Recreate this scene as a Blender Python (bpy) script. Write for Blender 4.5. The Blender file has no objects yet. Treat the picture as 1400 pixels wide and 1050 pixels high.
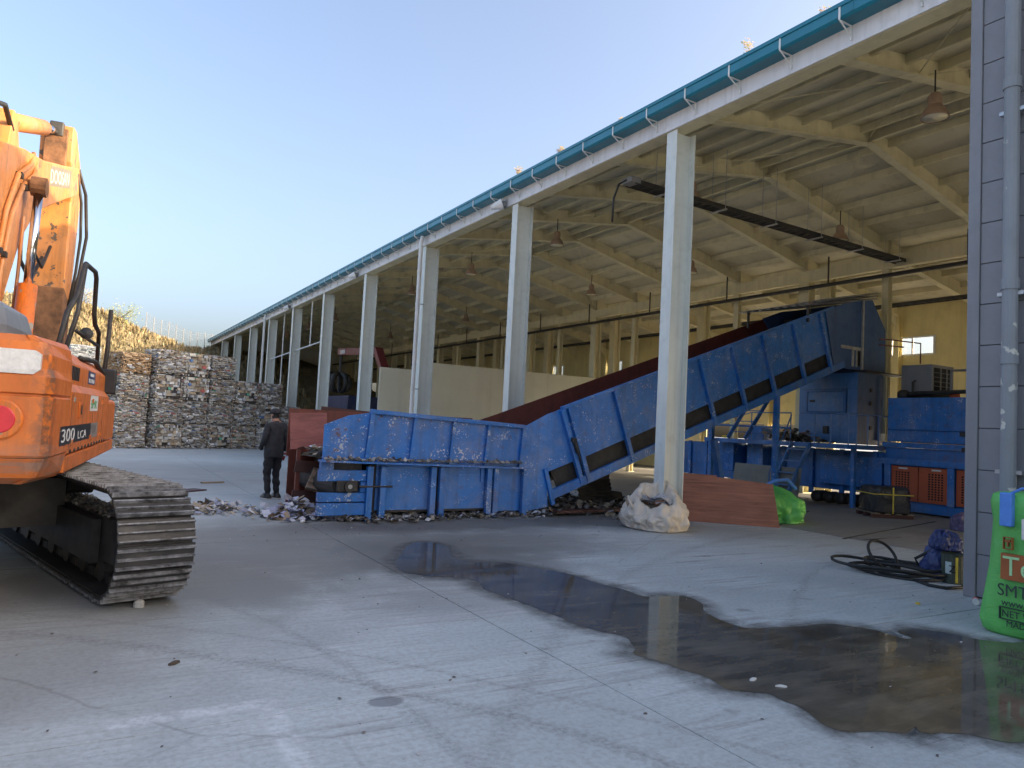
import bpy, bmesh, math, random
from mathutils import Vector, Matrix, noise
random.seed(7)
R = math.radians
scene = bpy.context.scene
COL = scene.collection

# ------------------------------------------------------------------ camera, sky, sun, exposure
cam_d = bpy.data.cameras.new('camera')
cam = bpy.data.objects.new('camera', cam_d); COL.objects.link(cam)
yaw, pit, rol = 0.526085, 0.05759, 0.050446
Fv = Vector((math.sin(yaw)*math.cos(pit), math.cos(yaw)*math.cos(pit), math.sin(pit)))
R0 = Vector((math.cos(yaw), -math.sin(yaw), 0)); U0 = R0.cross(Fv)
Rv = math.cos(rol)*R0 + math.sin(rol)*U0; Uv = -math.sin(rol)*R0 + math.cos(rol)*U0
M = Matrix((Rv, Uv, -Fv)).transposed().to_4x4(); M.translation = (0, 0, 1.62)
cam.matrix_world = M
cam_d.sensor_width = 36.0; cam_d.lens = 36.0*999.3/1400.0
cam_d.clip_start = 0.05; cam_d.clip_end = 3000
scene.camera = cam

SUN_AZ = math.atan2(0.80, -0.60)          # clockwise from +Y
SUN_EL = R(15.0)
world = bpy.data.worlds.new('World'); scene.world = world; world.use_nodes = True
wn = world.node_tree.nodes; wl = world.node_tree.links
bg = wn['Background']
sky = wn.new('ShaderNodeTexSky'); sky.sky_type = 'NISHITA'; sky.sun_disc = False
sky.sun_elevation = SUN_EL; sky.sun_rotation = SUN_AZ
sky.altitude = 50; sky.air_density = 0.68; sky.dust_density = 7.0; sky.ozone_density = 0.6
wl.new(sky.outputs[0], bg.inputs[0]); bg.inputs[1].default_value = 0.15
sun_d = bpy.data.lights.new('sun', 'SUN'); sun_d.energy = 2.4; sun_d.angle = R(0.5); sun_d.color = (1.0, 0.84, 0.62)
sun = bpy.data.objects.new('sun', sun_d); COL.objects.link(sun)
sd = Vector((math.sin(SUN_AZ)*math.cos(SUN_EL), math.cos(SUN_AZ)*math.cos(SUN_EL), math.sin(SUN_EL)))
sun.rotation_euler = sd.to_track_quat('Z', 'Y').to_euler(); sun.location = (30, -20, 30)
vs = scene.view_settings; vs.view_transform = 'Standard'; vs.look = 'None'; vs.exposure = 1.98; vs.gamma = 1.0
vs.use_curve_mapping = False
scene.cycles.max_bounces = 8; scene.cycles.diffuse_bounces = 5; scene.cycles.glossy_bounces = 4
scene.cycles.transmission_bounces = 6; scene.cycles.transparent_max_bounces = 6
scene.cycles.use_denoising = True
scene.cycles.sample_clamp_indirect = 6.0

# ------------------------------------------------------------------ mesh helpers
class MB:
    def __init__(s): s.v = []; s.f = []; s.m = []
    def add(s, vs_, fs, mi=0):
        b = len(s.v); s.v += [tuple(p) for p in vs_]
        for f in fs: s.f.append([b+i for i in f]); s.m.append(mi)
        return s
    def box(s, x0, x1, y0, y1, z0, z1, mi=0):
        return s.add([(x0,y0,z0),(x1,y0,z0),(x1,y1,z0),(x0,y1,z0),(x0,y0,z1),(x1,y0,z1),(x1,y1,z1),(x0,y1,z1)],
            [(3,2,1,0),(4,5,6,7),(0,1,5,4),(1,2,6,5),(2,3,7,6),(3,0,4,7)], mi)
    def prism(s, poly, fn, t0, t1, mi=0):
        n = len(poly)
        vs_ = [fn(a, b, t0) for a, b in poly] + [fn(a, b, t1) for a, b in poly]
        fs = [list(range(n))[::-1], list(range(n, 2*n))] + [(i, (i+1) % n, n+(i+1) % n, n+i) for i in range(n)]
        return s.add(vs_, fs, mi)
    def bar(s, p, q, w, h, up=(0,0,1), mi=0):
        p = Vector(p); q = Vector(q); d = (q-p).normalized(); u = Vector(up)
        if abs(d.dot(u)) > .99: u = Vector((0,1,0))
        a = d.cross(u).normalized()*(w/2); b = a.cross(d).normalized()*(h/2)
        vs_ = [p-a-b, p+a-b, p+a+b, p-a+b, q-a-b, q+a-b, q+a+b, q-a+b]
        return s.add(vs_, [(3,2,1,0),(4,5,6,7),(0,1,5,4),(1,2,6,5),(2,3,7,6),(3,0,4,7)], mi)
    def tube(s, pts, r, n=8, mi=0, closed=False):
        pts = [Vector(p) for p in pts]; k = len(pts)
        rs = r if isinstance(r, (list, tuple)) else [r]*k
        rings = []; prev = None
        for i, p in enumerate(pts):
            if closed: t = pts[(i+1) % k]-pts[i-1]
            else: t = pts[min(i+1, k-1)]-pts[max(i-1, 0)]
            t.normalize()
            if prev is None:
                u = Vector((0,0,1)) if abs(t.z) < .9 else Vector((1,0,0))
                a = t.cross(u).normalized()
            else:
                a = (prev - t*prev.dot(t)).normalized()
            prev = a; b = t.cross(a)
            rings.append([p+(a*math.cos(2*math.pi*j/n)+b*math.sin(2*math.pi*j/n))*rs[i] for j in range(n)])
        vs_ = [p for r_ in rings for p in r_]; fs = []
        for i in range(k if closed else k-1):
            for j in range(n):
                i2 = (i+1) % k
                fs.append((i*n+j, i*n+(j+1) % n, i2*n+(j+1) % n, i2*n+j))
        if not closed: fs += [list(range(n))[::-1], [(k-1)*n+j for j in range(n)]]
        return s.add(vs_, fs, mi)
    def lathe(s, prof, n=16, o=(0,0,0), mi=0, axis='z', cap=True):
        vs_ = []; fs = []
        for r, z in prof:
            for j in range(n):
                a = 2*math.pi*j/n
                c = (r*math.cos(a), r*math.sin(a), z)
                if axis == 'x': c = (c[2], c[0], c[1])
                if axis == 'y': c = (c[0], c[2], c[1])
                vs_.append((o[0]+c[0], o[1]+c[1], o[2]+c[2]))
        for i in range(len(prof)-1):
            for j in range(n): fs.append((i*n+j, i*n+(j+1) % n, (i+1)*n+(j+1) % n, (i+1)*n+j))
        if cap: fs += [list(range(n))[::-1], [(len(prof)-1)*n+j for j in range(n)]]
        return s.add(vs_, fs, mi)
    def loft(s, rings, mi=0, cap=True):
        n = len(rings[0]); vs_ = [p for r_ in rings for p in r_]; fs = []
        for i in range(len(rings)-1):
            for j in range(n): fs.append((i*n+j, i*n+(j+1) % n, (i+1)*n+(j+1) % n, (i+1)*n+j))
        if cap: fs += [list(range(n))[::-1], [(len(rings)-1)*n+j for j in range(n)]]
        return s.add(vs_, fs, mi)
    def mesh(s, name, mats, smooth=False, recalc=True):
        me = bpy.data.meshes.new(name); me.from_pydata(s.v, [], s.f)
        if not isinstance(mats, (list, tuple)): mats = [mats]
        for m in mats: me.materials.append(m)
        if len(mats) > 1: me.polygons.foreach_set('material_index', s.m)
        if recalc:
            bm = bmesh.new(); bm.from_mesh(me); bmesh.ops.recalc_face_normals(bm, faces=bm.faces); bm.to_mesh(me); bm.free()
        if smooth: me.polygons.foreach_set('use_smooth', [True]*len(me.polygons))
        me.update(); return me
    def build(s, name, mats, parent=None, smooth=False, bevel=0, recalc=True, label=None):
        return link(name, s.mesh(name, mats, smooth, recalc), parent, bevel, label)
def link(name, me, parent=None, bevel=0, label=None):
    o = bpy.data.objects.new(name, me); COL.objects.link(o)
    if parent: o.parent = parent
    if bevel:
        md = o.modifiers.new('bevel', 'BEVEL'); md.width = bevel; md.segments = 2; md.limit_method = 'ANGLE'; md.angle_limit = R(40)
    if label: o['label'] = label
    return o
def tag(o, label, cat, group=None, kind=None):
    if label: o['label'] = label
    if cat: o['category'] = cat
    if group: o['group'] = group
    if kind: o['kind'] = kind
    return o
def structure(o): o['kind'] = 'structure'; return o
def thing(name, label, cat, loc=(0,0,0), rz=0, group=None):
    o = bpy.data.objects.new(name, None); COL.objects.link(o); o.location = loc; o.rotation_euler = (0,0,rz)
    o.empty_display_size = .2
    return tag(o, label, cat, group)
def copy_tree(o, parent=None):
    c = o.copy(); COL.objects.link(c); c.parent = parent
    for ch in list(o.children): copy_tree(ch, c)
    return c
XZ = lambda a, b, t: (a, t, b)
YZ = lambda a, b, t: (t, a, b)
XY = lambda a, b, t: (a, b, t)
def face_attr(me, cols):
    at = me.attributes.new('Col', 'FLOAT_COLOR', 'FACE')
    flat = []
    for c in cols: flat += [c[0], c[1], c[2], 1.0]
    at.data.foreach_set('color', flat)
def text(s, size, mat, parent, mw, name='lettering', depth=0.003, xs=1.0, bold=0.0):
    cu = bpy.data.curves.new('t', 'FONT'); cu.body = s; cu.size = size; cu.extrude = depth; cu.offset = bold; cu.resolution_u = 3
    t = bpy.data.objects.new('t', cu); COL.objects.link(t)
    dg = bpy.context.evaluated_depsgraph_get(); me = bpy.data.meshes.new_from_object(t.evaluated_get(dg))
    bpy.data.objects.remove(t); bpy.data.curves.remove(cu)
    me.transform(mw @ Matrix.Diagonal((xs, 1, 1, 1))); me.materials.clear(); me.materials.append(mat)
    return link(name, me, parent)
def frame_m(o, x, y):            # matrix with columns x, y, x×y at o
    x = Vector(x).normalized(); y = Vector(y).normalized(); z = x.cross(y).normalized()
    m = Matrix((x, y, z)).transposed().to_4x4(); m.translation = o; return m

# ------------------------------------------------------------------ material helpers
class NT:
    def __init__(s, name):
        s.mat = bpy.data.materials.new(name); s.mat.use_nodes = True; s.t = s.mat.node_tree; s.n = s.t.nodes; s.l = s.t.links
        s.b = s.n['Principled BSDF']
        s.out = s.n['Material Output']
    def new(s, ty, **kw):
        nd = s.n.new(ty)
        for k, v in kw.items(): setattr(nd, k, v)
        return nd
    def put(s, sock, v):
        if hasattr(v, 'is_linked') or isinstance(v, bpy.types.NodeSocket): s.l.new(v, sock)
        else: sock.default_value = v
    def coords(s, kind='Object', scale=(1,1,1), loc=(0,0,0), rot=(0,0,0)):
        if kind == 'World': src = s.new('ShaderNodeNewGeometry').outputs['Position']
        else: src = s.new('ShaderNodeTexCoord').outputs[kind]
        m = s.new('ShaderNodeMapping'); s.l.new(src, m.inputs[0])
        m.inputs['Scale'].default_value = scale; m.inputs['Location'].default_value = loc; m.inputs['Rotation'].default_value = rot
        return m.outputs[0]
    def noise(s, vec, scale, detail=4, rough=.55, dist=0, out=0):
        nd = s.new('ShaderNodeTexNoise'); s.l.new(vec, nd.inputs['Vector'])
        nd.inputs['Scale'].default_value = scale; nd.inputs['Detail'].default_value = detail
        nd.inputs['Roughness'].default_value = rough; nd.inputs['Distortion'].default_value = dist
        return nd.outputs[out]
    def ramp(s, v, lo, hi, a=0.0, b=1.0):
        nd = s.new('ShaderNodeMapRange'); s.put(nd.inputs[0], v)
        nd.inputs[1].default_value = lo; nd.inputs[2].default_value = hi; nd.inputs[3].default_value = a; nd.inputs[4].default_value = b
        return nd.outputs[0]
    def math(s, op, a, b=0.0, c=0.0):
        nd = s.new('ShaderNodeMath', operation=op); s.put(nd.inputs[0], a); s.put(nd.inputs[1], b); s.put(nd.inputs[2], c)
        return nd.outputs[0]
    def mix(s, f, a, b, mode='MIX'):
        nd = s.new('ShaderNodeMix', data_type='RGBA', blend_type=mode)
        s.put(nd.inputs[0], f); s.put(nd.inputs[6], a if not isinstance(a, tuple) else (*a[:3], 1)); s.put(nd.inputs[7], b if not isinstance(b, tuple) else (*b[:3], 1))
        return nd.outputs[2]
    def sep(s, v):
        nd = s.new('ShaderNodeSeparateXYZ'); s.l.new(v, nd.inputs[0]); return nd.outputs
    def bump(s, h, strength=.3, dist=.01):
        nd = s.new('ShaderNodeBump'); s.put(nd.inputs['Height'], h); nd.inputs['Strength'].default_value = strength; nd.inputs['Distance'].default_value = dist
        s.l.new(nd.outputs[0], s.b.inputs['Normal']); return nd
    def set(s, col=None, rough=None, metal=None, spec=None):
        if col is not None: s.put(s.b.inputs['Base Color'], (*col[:3], 1) if isinstance(col, tuple) else col)
        if rough is not None: s.put(s.b.inputs['Roughness'], rough)
        if metal is not None: s.put(s.b.inputs['Metallic'], metal)
        if spec is not None: s.put(s.b.inputs['Specular IOR Level'], spec)
        return s.mat
def paint(name, col, rough=.45, dirt=(.12,.1,.08), amount=.35, scale=2.0, chip=None, chip_lo=.64, chip_scale=14, metal=0, kind='Object', dust=0, rust=0, dent=0, streak=True):
    """weathered paint: tone drift, dirt blotches and vertical runs, chips"""
    t = NT(name); c = t.coords(kind)
    n1 = t.noise(c, scale*.6, 4, .6)
    base = t.mix(t.ramp(n1, .3, .75), tuple(x*.86 for x in col), tuple(min(1, x*1.1) for x in col))
    if streak:
        c2 = t.coords(kind, scale=(5, 5, .35)); n2 = t.noise(c2, scale, 5, .65)
        base = t.mix(t.math('MULTIPLY', t.ramp(n2, .48, .8), amount), base, dirt)
    n3 = t.noise(c, scale*3.1, 6, .7)
    base = t.mix(t.math('MULTIPLY', t.ramp(n3, .52, .8), amount), base, dirt)
    rr = t.ramp(n3, .3, .8, rough*.8, min(1, rough*1.35))
    if chip:
        n4 = t.noise(c, chip_scale, 3, .5); n5 = t.noise(c, chip_scale*.11, 2, .5)
        m = t.ramp(t.math('ADD', n4, t.math('MULTIPLY', t.math('SUBTRACT', n5, .5), .8)), chip_lo, chip_lo+.03)
        base = t.mix(m, base, chip)
    if dust:
        n6 = t.noise(c, scale*.9, 6, .7, .5); base = t.mix(t.math('MULTIPLY', t.ramp(n6, .46, .72), dust), base, (.36,.35,.33))
    if rust:
        n7 = t.noise(c, scale*4.2, 5, .7); n8 = t.noise(c, scale*.8, 3, .5); base = t.mix(t.math('MULTIPLY', t.ramp(t.math('ADD', n7, t.math('MULTIPLY', n8, .5)), .86, .95), rust), base, (.13,.055,.025))
    if dent:
        t.bump(t.math('ADD', t.math('MULTIPLY', n3, .12), t.noise(c, 1.3, 2, .4)), dent, .06)
    else: t.bump(n3, .12, .01)
    return t.set(base, rr, metal)
def plain(name, col, rough=.6, metal=0, var=.25, scale=6, kind='Object', bump=0):
    t = NT(name); c = t.coords(kind); n = t.noise(c, scale, 5, .65)
    base = t.mix(t.ramp(n, .3, .72), tuple(x*(1-var) for x in col), tuple(min(1, x*(1+var)) for x in col))
    if bump: t.bump(n, bump, .02)
    return t.set(base, rough, metal)

# ---- ground
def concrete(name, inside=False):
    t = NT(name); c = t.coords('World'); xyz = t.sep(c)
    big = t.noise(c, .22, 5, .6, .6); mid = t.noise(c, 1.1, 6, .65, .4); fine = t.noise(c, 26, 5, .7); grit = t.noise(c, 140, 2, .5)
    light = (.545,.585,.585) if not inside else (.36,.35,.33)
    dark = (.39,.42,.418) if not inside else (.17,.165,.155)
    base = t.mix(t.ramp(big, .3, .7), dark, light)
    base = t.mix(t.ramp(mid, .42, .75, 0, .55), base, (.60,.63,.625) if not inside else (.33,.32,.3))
    base = t.mix(t.ramp(fine, .42, .75, 0, .5), base, (.2,.19,.175)); spk = t.noise(c, 60, 3, .6); base = t.mix(t.ramp(spk, .66, .72, 0, .6), base, (.13,.12,.11))
    # dragged scratches and sweep marks, two directions
    for rot, sc, lo, colr, am in ((.35, (1.0, 14, 1), .52, (.66,.69,.69), .45), (-.25, (.7, 11, 1), .52, (.2,.185,.165), .7), (1.15, (.6, 13, 1), .54, (.22,.21,.2), .6), (.62, (.5, 30, 1), .56, (.17,.16,.15), .7)):
        cc = t.coords('World', scale=sc, rot=(0,0,rot)); nn = t.noise(cc, .9, 6, .7, .3)
        msk = t.math('MULTIPLY', t.ramp(nn, lo, lo+.16), t.ramp(mid, .38, .62))
        base = t.mix(t.math('MULTIPLY', msk, am), base, colr)
    # hairline cracks and small oil spots
    if not inside:
        wv = t.new('ShaderNodeTexVoronoi', feature='DISTANCE_TO_EDGE'); wv.inputs['Scale'].default_value = .21
        warp = t.mix(.12, c, t.noise(c, 1.7, 5, .7, 0, 1)); t.l.new(warp, wv.inputs['Vector'])
        crk = t.math('MULTIPLY', t.ramp(wv.outputs['Distance'], .0, .0035, 1, 0), t.ramp(big, .44, .52)); base = t.mix(t.math('MULTIPLY', crk, .38), base, (.1,.095,.085))
        oil = t.noise(c, 2.1, 3, .5); base = t.mix(t.ramp(oil, .69, .735, 0, .55), base, (.16,.155,.145))
    # tyre and track rings: bands at a distance from turning centres
    def ring(cx, cy, r, w, am, colr=(.19,.185,.175)):
        nonlocal base
        dx = t.math('SUBTRACT', xyz[0], cx); dy = t.math('SUBTRACT', xyz[1], cy)
        d = t.math('SQRT', t.math('ADD', t.math('MULTIPLY', dx, dx), t.math('MULTIPLY', dy, dy)))
        d = t.math('ADD', d, t.math('MULTIPLY', t.math('SUBTRACT', mid, .5), .25))
        band = t.ramp(t.math('ABSOLUTE', t.math('SUBTRACT', d, r)), 0.0, w, 1, 0)
        base = t.mix(t.math('MULTIPLY', t.math('MULTIPLY', band, t.ramp(fine, .3, .65)), am), base, colr)
    def blot(cx, cy, rx, ry, am, colr, edge=.5):
        nonlocal base
        dx = t.math('DIVIDE', t.math('SUBTRACT', xyz[0], cx), rx); dy = t.math('DIVIDE', t.math('SUBTRACT', xyz[1], cy), ry)
        d = t.math('SQRT', t.math('ADD', t.math('MULTIPLY', dx, dx), t.math('MULTIPLY', dy, dy)))
        d = t.math('ADD', d, t.math('MULTIPLY', t.math('SUBTRACT', mid, .5), 1.1))
        base = t.mix(t.math('MULTIPLY', t.ramp(d, 1.0-edge, 1.0+edge*.4, 1, 0), am), base, colr)
    if not inside:
        blot(2.6, 9.4, 3.0, 2.9, .72, (.145,.14,.12))        # muddy apron in front of the hopper
        blot(5.6, 10.7, 3.4, .9, .8, (.13,.12,.11))
        blot(3.9, 7.9, 1.3, 1.5, .7, (.15,.145,.14), .3)      # damp margin of the puddle
        blot(-.6, 6.6, 2.4, 2.6, .5, (.17,.15,.12))
        blot(2.0, 20, 4.5, 5.0, .55, (.19,.175,.155)); blot(5.2, 8.9, 1.9, 1.2, .7, (.16,.15,.135)); blot(.9, 7.6, 1.6, 1.3, .6, (.18,.165,.14)); blot(3.0, 6.2, 1.0, .8, .35, (.22,.2,.18))
        blot(8.4, 10.6, 1.7, 1.2, .75, (.13,.125,.12))
        blot(1.62, 4.05, .11, .085, .8, (.2,.21,.22), .15)
        blot(9.5, 9.0, 1.4, 1.1, .4, (.25,.25,.24))
        ring(-6.0, -1.5, 9.6, .10, .65); ring(-6.0, -1.5, 10.05, .05, .5); ring(-7.5, 3.4, 9.2, .07, .5); ring(14, -6, 13.4, .08, .45); ring(14, -6, 15.2, .12, .4)
        ring(-4, 14, 7.6, .5, .45); ring(-2, 26, 9.5, .6, .35)
        # old painted bay line, nearly worn off
        cc = t.coords('World', rot=(0,0,-.33), loc=(0,0,0)); x2 = t.sep(cc)
        def rect(xa, xb, ya, yb):
            m = t.math('MULTIPLY', t.ramp(xyz[0], xa-.02, xa+.02), t.ramp(xyz[0], xb-.02, xb+.02, 1, 0))
            return t.math('MULTIPLY', m, t.math('MULTIPLY', t.ramp(xyz[1], ya-.02, ya+.02), t.ramp(xyz[1], yb-.02, yb+.02, 1, 0)))
        m = t.math('MAXIMUM', rect(.93, 1.06, -2, 4.35), rect(.2, 1.06, 4.22, 4.35))
        m = t.math('MULTIPLY', m, t.ramp(t.noise(c, 9, 5, .75), .42, .62))
        base = t.mix(t.math('MULTIPLY', m, .75), base, (.66,.67,.68))
    rr = t.ramp(mid, .3, .75, .5, .8)
    h = t.math('ADD', fine, t.math('MULTIPLY', grit, .35))
    t.bump(h, .22, .006)
    return t.set(base, rr, 0, .4)
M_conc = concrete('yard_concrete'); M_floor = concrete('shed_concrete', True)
M_joint = plain('joint_filler', (.06,.058,.055), .9)
def puddle_mat():
    t = NT('puddle_water'); c = t.coords('World'); n = t.noise(c, 1.6, 5, .6, .5); s2 = t.noise(t.coords('World', scale=(1,5,1), rot=(0,0,.4)), 1.3, 5, .65)
    base = t.mix(t.ramp(n, .3, .7), (.06,.052,.04), (.13,.112,.085)); t.b.inputs['IOR'].default_value = 1.33
    base = t.mix(t.ramp(s2, .45, .7, 0, .7), base, (.19,.165,.125))
    t.bump(t.noise(c, 5.0, 2, .5), .035, .01)
    return t.set(base, t.ramp(n, .3, .7, .03, .09), 0, .5)
M_pud = puddle_mat()

# ---- building
M_col = paint('column_paint', (.66,.69,.645), .5, (.3,.29,.25), .35, 1.2)
M_fascia = paint('fascia_paint', (.70,.69,.70), .5, (.32,.3,.28), .4, 1.5)
M_cream = paint('frame_paint', (.70,.64,.42), .55, (.25,.21,.13), .35, .8)
M_roof = paint('roof_lining', (.62,.58,.43), .7, (.2,.17,.11), .45, .9, streak=False)
M_rooftop = plain('roof_top', (.12,.3,.36), .5)
M_teal = paint('gutter_teal', (.012,.19,.27), .35, (.05,.1,.12), .3, 2)
M_yell = paint('yellow_wall', (.74,.64,.32), .6, (.35,.28,.15), .35, .7)
M_grey = paint('grey_cladding', (.22,.22,.235), .45, (.16,.155,.15), .35, 1.0)
M_pipew = paint('pvc_pipe', (.68,.68,.66), .4, (.35,.33,.3), .3, 1.5)
M_pipeg = paint('peeling_pipe', (.24,.26,.28), .5, (.2,.19,.17), .4, 1.2, chip=(.55,.54,.48), chip_lo=.62, chip_scale=5)
M_part = paint('partition_panel', (.60,.58,.46), .5, (.34,.32,.24), .25, .4)
M_darksteel = plain('dark_steel', (.045,.042,.04), .55, .3)
M_galv = plain('galvanised', (.42,.43,.44), .4, .7, .2, 9)
M_white = plain('white_paint', (.72,.72,.70), .5, 0, .08)
def glass_mat():
    t = NT('window_glass'); t.b.inputs['Transmission Weight'].default_value = 1.0
    return t.set((.9,.93,.92), .08)
M_glass = glass_mat()
# ---- machine
M_blue = paint('blue_machine', (.018,.165,.52), .5, (.035,.05,.09), .6, 1.6, dust=.28, rust=.45, dent=.25, chip=(.36,.42,.52), chip_lo=.70, chip_scale=34)
M_blue2 = paint('blue_machine_chipped', (.018,.165,.53), .45, (.05,.06,.09), .6, 1.8, dust=.3, rust=.9, dent=.25, chip=(.46,.5,.58), chip_lo=.665, chip_scale=30)
M_blued = paint('blue_machine_dark', (.02,.15,.46), .46, (.02,.025,.05), .5, 1.2, dust=.2, rust=.35, dent=.2)
M_bluel = paint('blue_machine_lit', (.06,.20,.50), .4, (.03,.04,.07), .4, 1.6, dust=.3, dent=.2)  # lighter blue with the light on the door face painted in; rails, stairs too
M_tower = paint('tower_plate_shaded', (.035,.10,.26), .45, (.03,.03,.035), .4, 1.0, dust=.12, dent=.35)  # darker blue: shade on the tower's inward side put into the colour
M_rust = paint('rusty_lining', (.16,.04,.025), .55, (.03,.02,.018), .6, 1.3)
M_belt = plain('rubber_belt', (.03,.028,.025), .75, 0, .5, 5, bump=.3)
M_orgdoor = paint('orange_door', (.46,.09,.03), .5, (.15,.06,.03), .4, 1.6)
M_black = plain('black_void', (.008,.008,.008), .8)
M_rubber = plain('black_rubber', (.02,.02,.02), .6, 0, .3)
M_coolgrey = paint('cooler_grey', (.22,.22,.225), .45, (.12,.11,.1), .3, 1.5)
M_sheet = plain('zinc_sheet', (.42,.42,.43), .45, .4, .3, 5)
# ---- wood, board
def wood(name, col, scale=(1.2, 22, 22), kind='Object', rough=.65):
    t = NT(name); c = t.coords(kind, scale=scale); n = t.noise(c, 1.0, 6, .65, .8); m = t.noise(t.coords(kind), 2.2, 4, .6)
    base = t.mix(t.ramp(n, .3, .7), tuple(x*.62 for x in col), tuple(x*1.25 for x in col))
    base = t.mix(t.ramp(m, .5, .8, 0, .5), base, tuple(x*.55 for x in col))
    t.bump(n, .2, .004); return t.set(base, rough)
M_ply = wood('red_plywood', (.33,.13,.075)); M_redboard = wood('red_board', (.30,.10,.085), (2, 9, 9)); M_oldwood = wood('old_wood', (.30,.225,.16)); M_darkwood = wood('dark_wood', (.075,.03,.025))
M_greyboard = plain('grey_board', (.2,.2,.18), .7, 0, .15, 3)
# ---- excavator
M_orange = paint('excavator_orange', (.66,.165,.02), .5, (.14,.08,.04), .6, 2.2, dust=.16, dent=.08, chip=(.13,.10,.08), chip_lo=.70, chip_scale=9)
M_orange_worn = paint('excavator_orange_worn', (.66,.155,.014), .5, (.16,.11,.07), .8, 4.0, chip=(.3,.27,.23), chip_lo=.60, chip_scale=7)
M_arm = paint('arm_orange', (.58,.225,.055), .5, (.12,.07,.04), .7, 1.5, dust=.25, chip=(.10,.07,.05), chip_lo=.72, chip_scale=8)
def cw_mat():
    t = NT('counterweight_orange'); c = t.coords('Object'); x = t.sep(c)
    n1 = t.noise(c, 1.6, 5, .6); n3 = t.noise(c, 7, 6, .7); st = t.noise(t.coords('Object', scale=(6,6,.5)), 2.2, 5, .65); hz = t.noise(t.coords('Object', scale=(1,1,14)), 1.4, 5, .7)
    base = t.mix(t.ramp(n1, .3, .75), (.54,.13,.016), (.69,.185,.024))
    base = t.mix(t.ramp(st, .5, .8, 0, .45), base, (.2,.09,.035)); base = t.mix(t.ramp(n3, .55, .8, 0, .5), base, (.15,.08,.04))
    dx = t.math('SUBTRACT', x[0], 1.385); dy = t.math('SUBTRACT', x[1], -2.72); d = t.math('SQRT', t.math('ADD', t.math('MULTIPLY', dx, dx), t.math('MULTIPLY', dy, dy)))
    corner = t.math('MULTIPLY', t.ramp(d, .02, .16, 1, 0), t.ramp(t.noise(c, 11, 5, .7), .42, .56))
    low = t.math('MULTIPLY', t.ramp(t.math('ADD', x[2], t.math('MULTIPLY', n1, .3)), 1.25, 1.52, 1, 0), t.ramp(hz, .42, .58))
    base = t.mix(t.math('MULTIPLY', corner, .85), base, (.07,.05,.04)); base = t.mix(t.math('MULTIPLY', low, .7), base, (.24,.2,.17))
    t.bump(n3, .15, .01); return t.set(base, t.ramp(n3, .3, .8, .35, .65))
M_cw = cw_mat()
M_mud = plain('muddy_arm', (.17,.08,.035), .8, 0, .6, 5, bump=.5)
def track_mat(name, hi, am):
    t = NT(name); c = t.coords('World'); n = t.noise(c, 9, 6, .7); m = t.noise(c, 2.5, 3, .6)
    base = t.mix(t.ramp(n, .35, .68), (.045,.042,.04), hi)
    base = t.mix(t.ramp(m, .52, .7, 0, am), base, (.125,.118,.108))
    t.bump(n, .5, .012); return t.set(base, t.ramp(n, .3, .7, .35, .75), .35)
M_shoe = track_mat('track_shoe_steel', (.062,.06,.058), .5); M_grous = track_mat('grouser_steel', (.36,.36,.37), .12)
M_chassis = plain('chassis_black', (.042,.039,.036), .6, .2, .5, 4)
M_chrome = plain('chrome_rod', (.75,.75,.76), .12, 1.0, .05)
M_hood = plain('grey_hood', (.15,.17,.20), .45, 0, .2, 5)
M_red = plain('red_reflector', (.62,.03,.04), .35, 0, .1)
M_sticker = plain('white_sticker', (.66,.64,.61), .5, 0, .15, 30)
M_blackdec = plain('black_decal', (.02,.02,.022), .4, 0, .2)
M_greydec = plain('grey_decal', (.30,.26,.23), .45, 0, .2)
# ---- bags and odds
def crumple(name, col, sc=7, rough=.6, var=.25, bs=.7):
    t = NT(name); c = t.coords('Object'); n = t.noise(c, sc, 5, .6, 1.2); m = t.noise(c, sc*.25, 3, .5)
    base = t.mix(t.ramp(m, .3, .7), tuple(x*(1-var) for x in col), tuple(min(1, x*(1+var)) for x in col))
    t.bump(n, bs, .03); return t.set(base, rough)
M_green = crumple('green_bag', (.13,.50,.11), 5, .45, .15, .75); M_bagblue = crumple('blue_strap', (.09,.25,.68), 6, .5, .1)
M_sack = crumple('dirty_white_sack', (.60,.53,.44), 13, .75, .16, .6); M_tarp = crumple('blue_tarp', (.035,.055,.17), 9, .4, .4, 1.0)
M_film = crumple('black_film', (.045,.047,.05), 7, .2, .4, 1.0)
M_brown = plain('brown_print', (.36,.105,.03), .5, 0, .12); M_printdark = plain('dark_print', (.03,.05,.045), .5); M_pgreen = plain('pale_green_print', (.42,.72,.36), .5, 0, .1)
M_can = paint('paint_can', (.03,.045,.035), .4, (.2,.2,.12), .5, 6); M_yellow = plain('yellow_strip', (.62,.5,.06), .5)
def attr_mat(name, rough=.8):
    t = NT(name); a = t.new('ShaderNodeAttribute', attribute_name='Col'); c = t.coords('Object'); n = t.noise(c, 30, 3, .6)
    base = t.mix(t.ramp(n, .3, .7, 0, .3), a.outputs['Color'], (.12,.1,.08)); return t.set(base, rough)
M_scrap = attr_mat('paper_scraps'); M_leaf = attr_mat('leaves', .7)
# ---- person
M_jacket = plain('black_jacket', (.028,.029,.034), .8, 0, .35, 12, bump=.3); M_trouser = plain('dark_trousers', (.022,.022,.025), .85, 0, .35, 10, bump=.3)
M_skin = plain('skin', (.42,.22,.15), .55, 0, .1); M_hair = plain('dark_hair', (.02,.017,.015), .6); M_cap = plain('black_cap', (.028,.026,.03), .8); M_glove = plain('red_glove', (.38,.06,.05), .75); M_cuff = plain('white_cuff', (.6,.58,.56), .7)
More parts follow.
